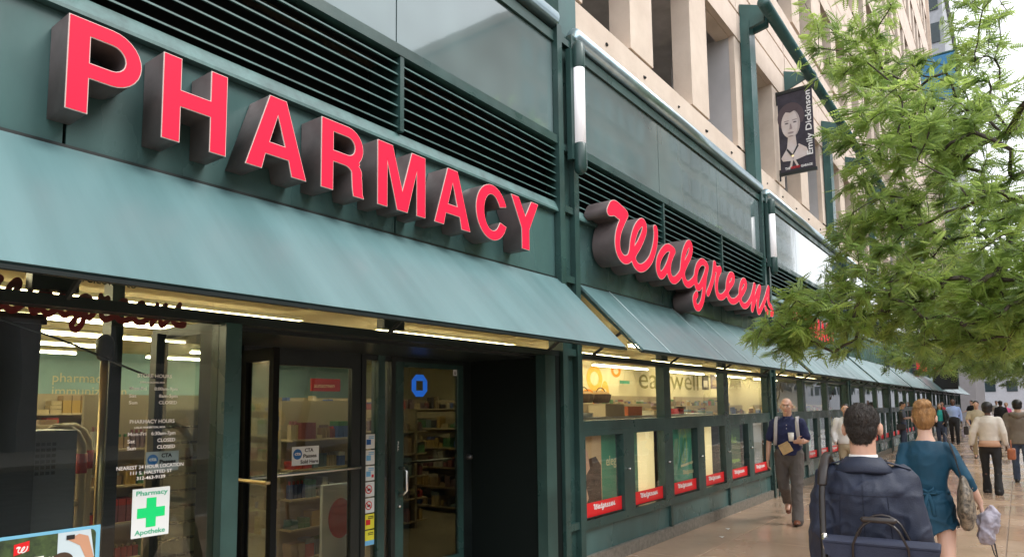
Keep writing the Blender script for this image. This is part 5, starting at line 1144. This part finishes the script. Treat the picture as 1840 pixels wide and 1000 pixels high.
# ---- the others, farther off
def side_bag(T, off, name, label, mt, wdt=.13, hgt=.2, strap=True):
    b_ = thing_at(name, label, 'bag', T, off); rb('pouch', mt, b_, -.06, .06, -wdt, wdt, .0, hgt, bev=.035, seg=3)
    MB().tube([(0,-wdt*.6,hgt-.02),(0,-wdt*.4,hgt+.14),(0,wdt*.4,hgt+.14),(0,wdt*.6,hgt-.02)], .008, 6).build('handle', mt, b_, True)
T = person('woman in an ivory jacket and black trousers walking away', (15.3,-3.18,0), R(-92), 1.66, ('ivory_jacket', 'long', 1.0), ('trousers', 'black_cloth', dict(w=.95, flare=1.35, hem=.05)), (((.09,-.04,-.26),(.13,.02,-.48)), ((.06,-.04,-.26),(.08,.04,-.48))), ((10, 4), (-8, 8)), skin='skin2', female=True, hair=('hair_black', 'bob'), vox=.014, top_o=dict(name='jacket', loose=.02, fold=.006), face=False,
       extras=lambda J: MB().tube([J['LN']((0,-.01,J['Z'](.90))), J['LN']((0,-.01,J['Z'](1.02)))], [(.19*J['s'],.145*J['s']),(.165*J['s'],.12*J['s'])], 18, side=(1,0,0), capr=False).build('blouse_hem', 'peach_top', J['T'], True))
side_bag(T, (.31,.05,.62), 'handbag', 'brown leather handbag carried by the ivory jacket woman', 'leather_brown', .14, .2)
T = person('person in a hooded taupe coat walking away at the right edge', (17.6,-3.62,0), R(-90), 1.70, ('taupe_coat', 'long', .82), ('trousers', 'denim', {}), (DOWN, DOWN), ((9, 4), (-9, 8)), hair=('hair_black', 'bob'), vox=.015, top_o=dict(name='coat', loose=.035, flare=.02), face=False, extras=lambda J: solidify(MB().tube([J['neck']+Vector((-.1,-.09,-.02)), J['neck']+Vector((0,-.13,-.06)), J['neck']+Vector((.1,-.09,-.02))], [.05,.07,.05], 10), 'hood', 'taupe_coat', J['T'], .016, 2))
T = person('man in a pale blue shirt and black trousers walking towards the camera', (32.7,-1.5,0), R(90), 1.80, ('shirt_blue', 'long', .98), ('trousers', 'black_cloth', {}), (DOWN, ((.08,-.03,-.27),(.1,.03,-.5))), ((10, 4), (-9, 14)), skin='skin2', vox=.022, face=False)
side_bag(T, (-.3,.1,.28), 'carry_bag', 'grey carry bag held beside the pale blue shirt', 'crumple', .2, .3)
T = person('woman in a turquoise top and black cardigan walking towards the camera', (29.3,-1.32,0), R(88), 1.64, ('teal_top', 'none', .95), ('trousers', 'denim', {}), (((.09,.03,-.26),(-.02,.16,-.40)), DOWN), ((8, 4), (-8, 10)), female=True, hair=('hair_brown', 'long'), vox=.022, face=False,
       extras=lambda J: [MB().tube([J['LN']((sg*.12*J['s'],.0,J['Z'](1.45))), J['LN']((sg*.15*J['s'],.02,J['Z'](1.25))), J['LN']((sg*.155*J['s'],.02,J['Z'](.9)))], [(.05,.11),(.06,.13),(.06,.14)], 10, side=(1,0,0)).build('cardigan_side', 'black_cloth', J['T'], True) for sg in (-1, 1)]+[MB().tube([a[0], a[1], a[2]], [.062,.055,.045], 10).build('cardigan_sleeve', 'black_cloth', J['T'], True) for a in J['A']])
T = person('person in a grey tee and jeans standing by the shop pillar', (26.8,-.42,0), R(185), 1.70, ('grey_tee', 'short', .95), ('trousers', 'denim', {}), (((.05,.05,-.26),(-.02,.24,-.22)), ((.05,.05,-.26),(-.02,.24,-.24))), ((4, 2), (-3, 3)), hair=('hair_black', 'short'), vox=.02, face=False, head_tilt=-14)
side_bag(T, (.28,-.05,.75), 'shoulder_pouch', 'dark shoulder pouch of the person in a grey tee', 'leather_dark', .14, .2)
T = person('person in a white shirt half hidden behind the navy coat', (14.9,-.88,0), R(95), 1.66, ('white_cloth', 'long', .92), ('trousers', 'khaki', {}), (DOWN, ((.07,.02,-.27),(.03,.14,-.45))), ((12, 4), (-8, 14)), hair=('hair_black', 'short'), vox=.015, face=True, top_o=dict(loose=.02))
T = person('woman in a pink top in the far crowd', (43,-3.1,0), R(90), 1.62, ('pink_top', 'short', .95), ('trousers', 'black_cloth', {}), (DOWN, DOWN), ((9,4), (-8,10)), female=True, hair=('hair_blond', 'bob'), vox=.026, face=False)
T = person('person in a cream shirt and dark shoulder bag left of the ivory jacket', (24.5,-2.62,0), R(90), 1.70, ('khaki', 'short', .95), ('trousers', 'khaki', {}), (DOWN, ((.07,.04,-.27),(0,.2,-.38))), ((10,4), (-10,16)), hair=('hair_black', 'short'), vox=.022, face=False)
side_bag(T, (.28,.05,.7), 'messenger_bag', 'black messenger bag of the person in the cream shirt', 'leather_dark', .16, .25)
T = person('person in black standing in front of the far grey wall', (46,-1.5,0), R(60), 1.76, ('black_cloth', 'short', .95), ('trousers', 'denim', {}), (DOWN, ((.06,.05,-.26),(.1,.25,-.3))), ((4,2), (-4,4)), hair=('hair_black', 'short'), vox=.026, face=False)
T = person('person in a dark jacket, far off between the jackets', (38.5,-2.95,0), R(-90), 1.72, ('black_cloth', 'long', .9), ('trousers', 'black_cloth', {}), (DOWN, DOWN), ((9,4), (-8,10)), skin='skin2', hair=('hair_black', 'bob'), vox=.026, face=False)
T = person('person in a red top by the far shop pillars', (39.5,-.6,0), R(90), 1.70, (C('red_top', (.55,.03,.05)), 'long', .9), ('trousers', 'black_cloth', {}), (DOWN, DOWN), ((8,4), (-8,10)), hair=('hair_brown', 'short'), vox=.026, face=False)
T = person('person in white farthest along the pavement', (52,-2.5,0), R(90), 1.74, ('white_cloth', 'long', .9), ('trousers', 'denim', {}), (DOWN, DOWN), ((8,4), (-8,10)), hair=('hair_black', 'short'), vox=.03, face=False)

# ================================================================== LITTER AND SPOTS ON THE PAVEMENT
gs = MB()
for _ in range(170):
    x, y, r_ = random.uniform(5, 34), random.uniform(-4.2, -.2), random.uniform(.008, .022); k_ = len(gs.v)
    gs.v += [(x+r_*random.uniform(.7,1.2)*math.cos(a), y+r_*random.uniform(.7,1.2)*math.sin(a), .0035) for a in np.linspace(0, 2*math.pi, 9)[:-1]]; gs.f.append(tuple(range(k_, k_+8)))
tag(gs.build('gum_spot', C('gum_dark', (.12,.085,.06), .5)), 'dark gum spots scattered over the pavement', 'gum spots', kind='stuff')
for i, (x, y) in enumerate(((8.6,-.55),(9.2,-.42),(13.8,-2.3))):
    l = MB(); l.v = [(-.03,-.02,.004),(.03,-.025,.012),(.035,.02,.005),(-.02,.028,.016)]; l.f = [(0,1,2),(0,2,3)]
    o = l.build('litter_scrap', 'white_cloth'); o.location = (x, y, .002); tag(o, 'small white paper scrap on the pavement %s' % ('nearest the shop wall base','beside the first scrap','out in the walkway')[i], 'litter', 'paper scraps')
bpy.data.scenes.remove(TMP)
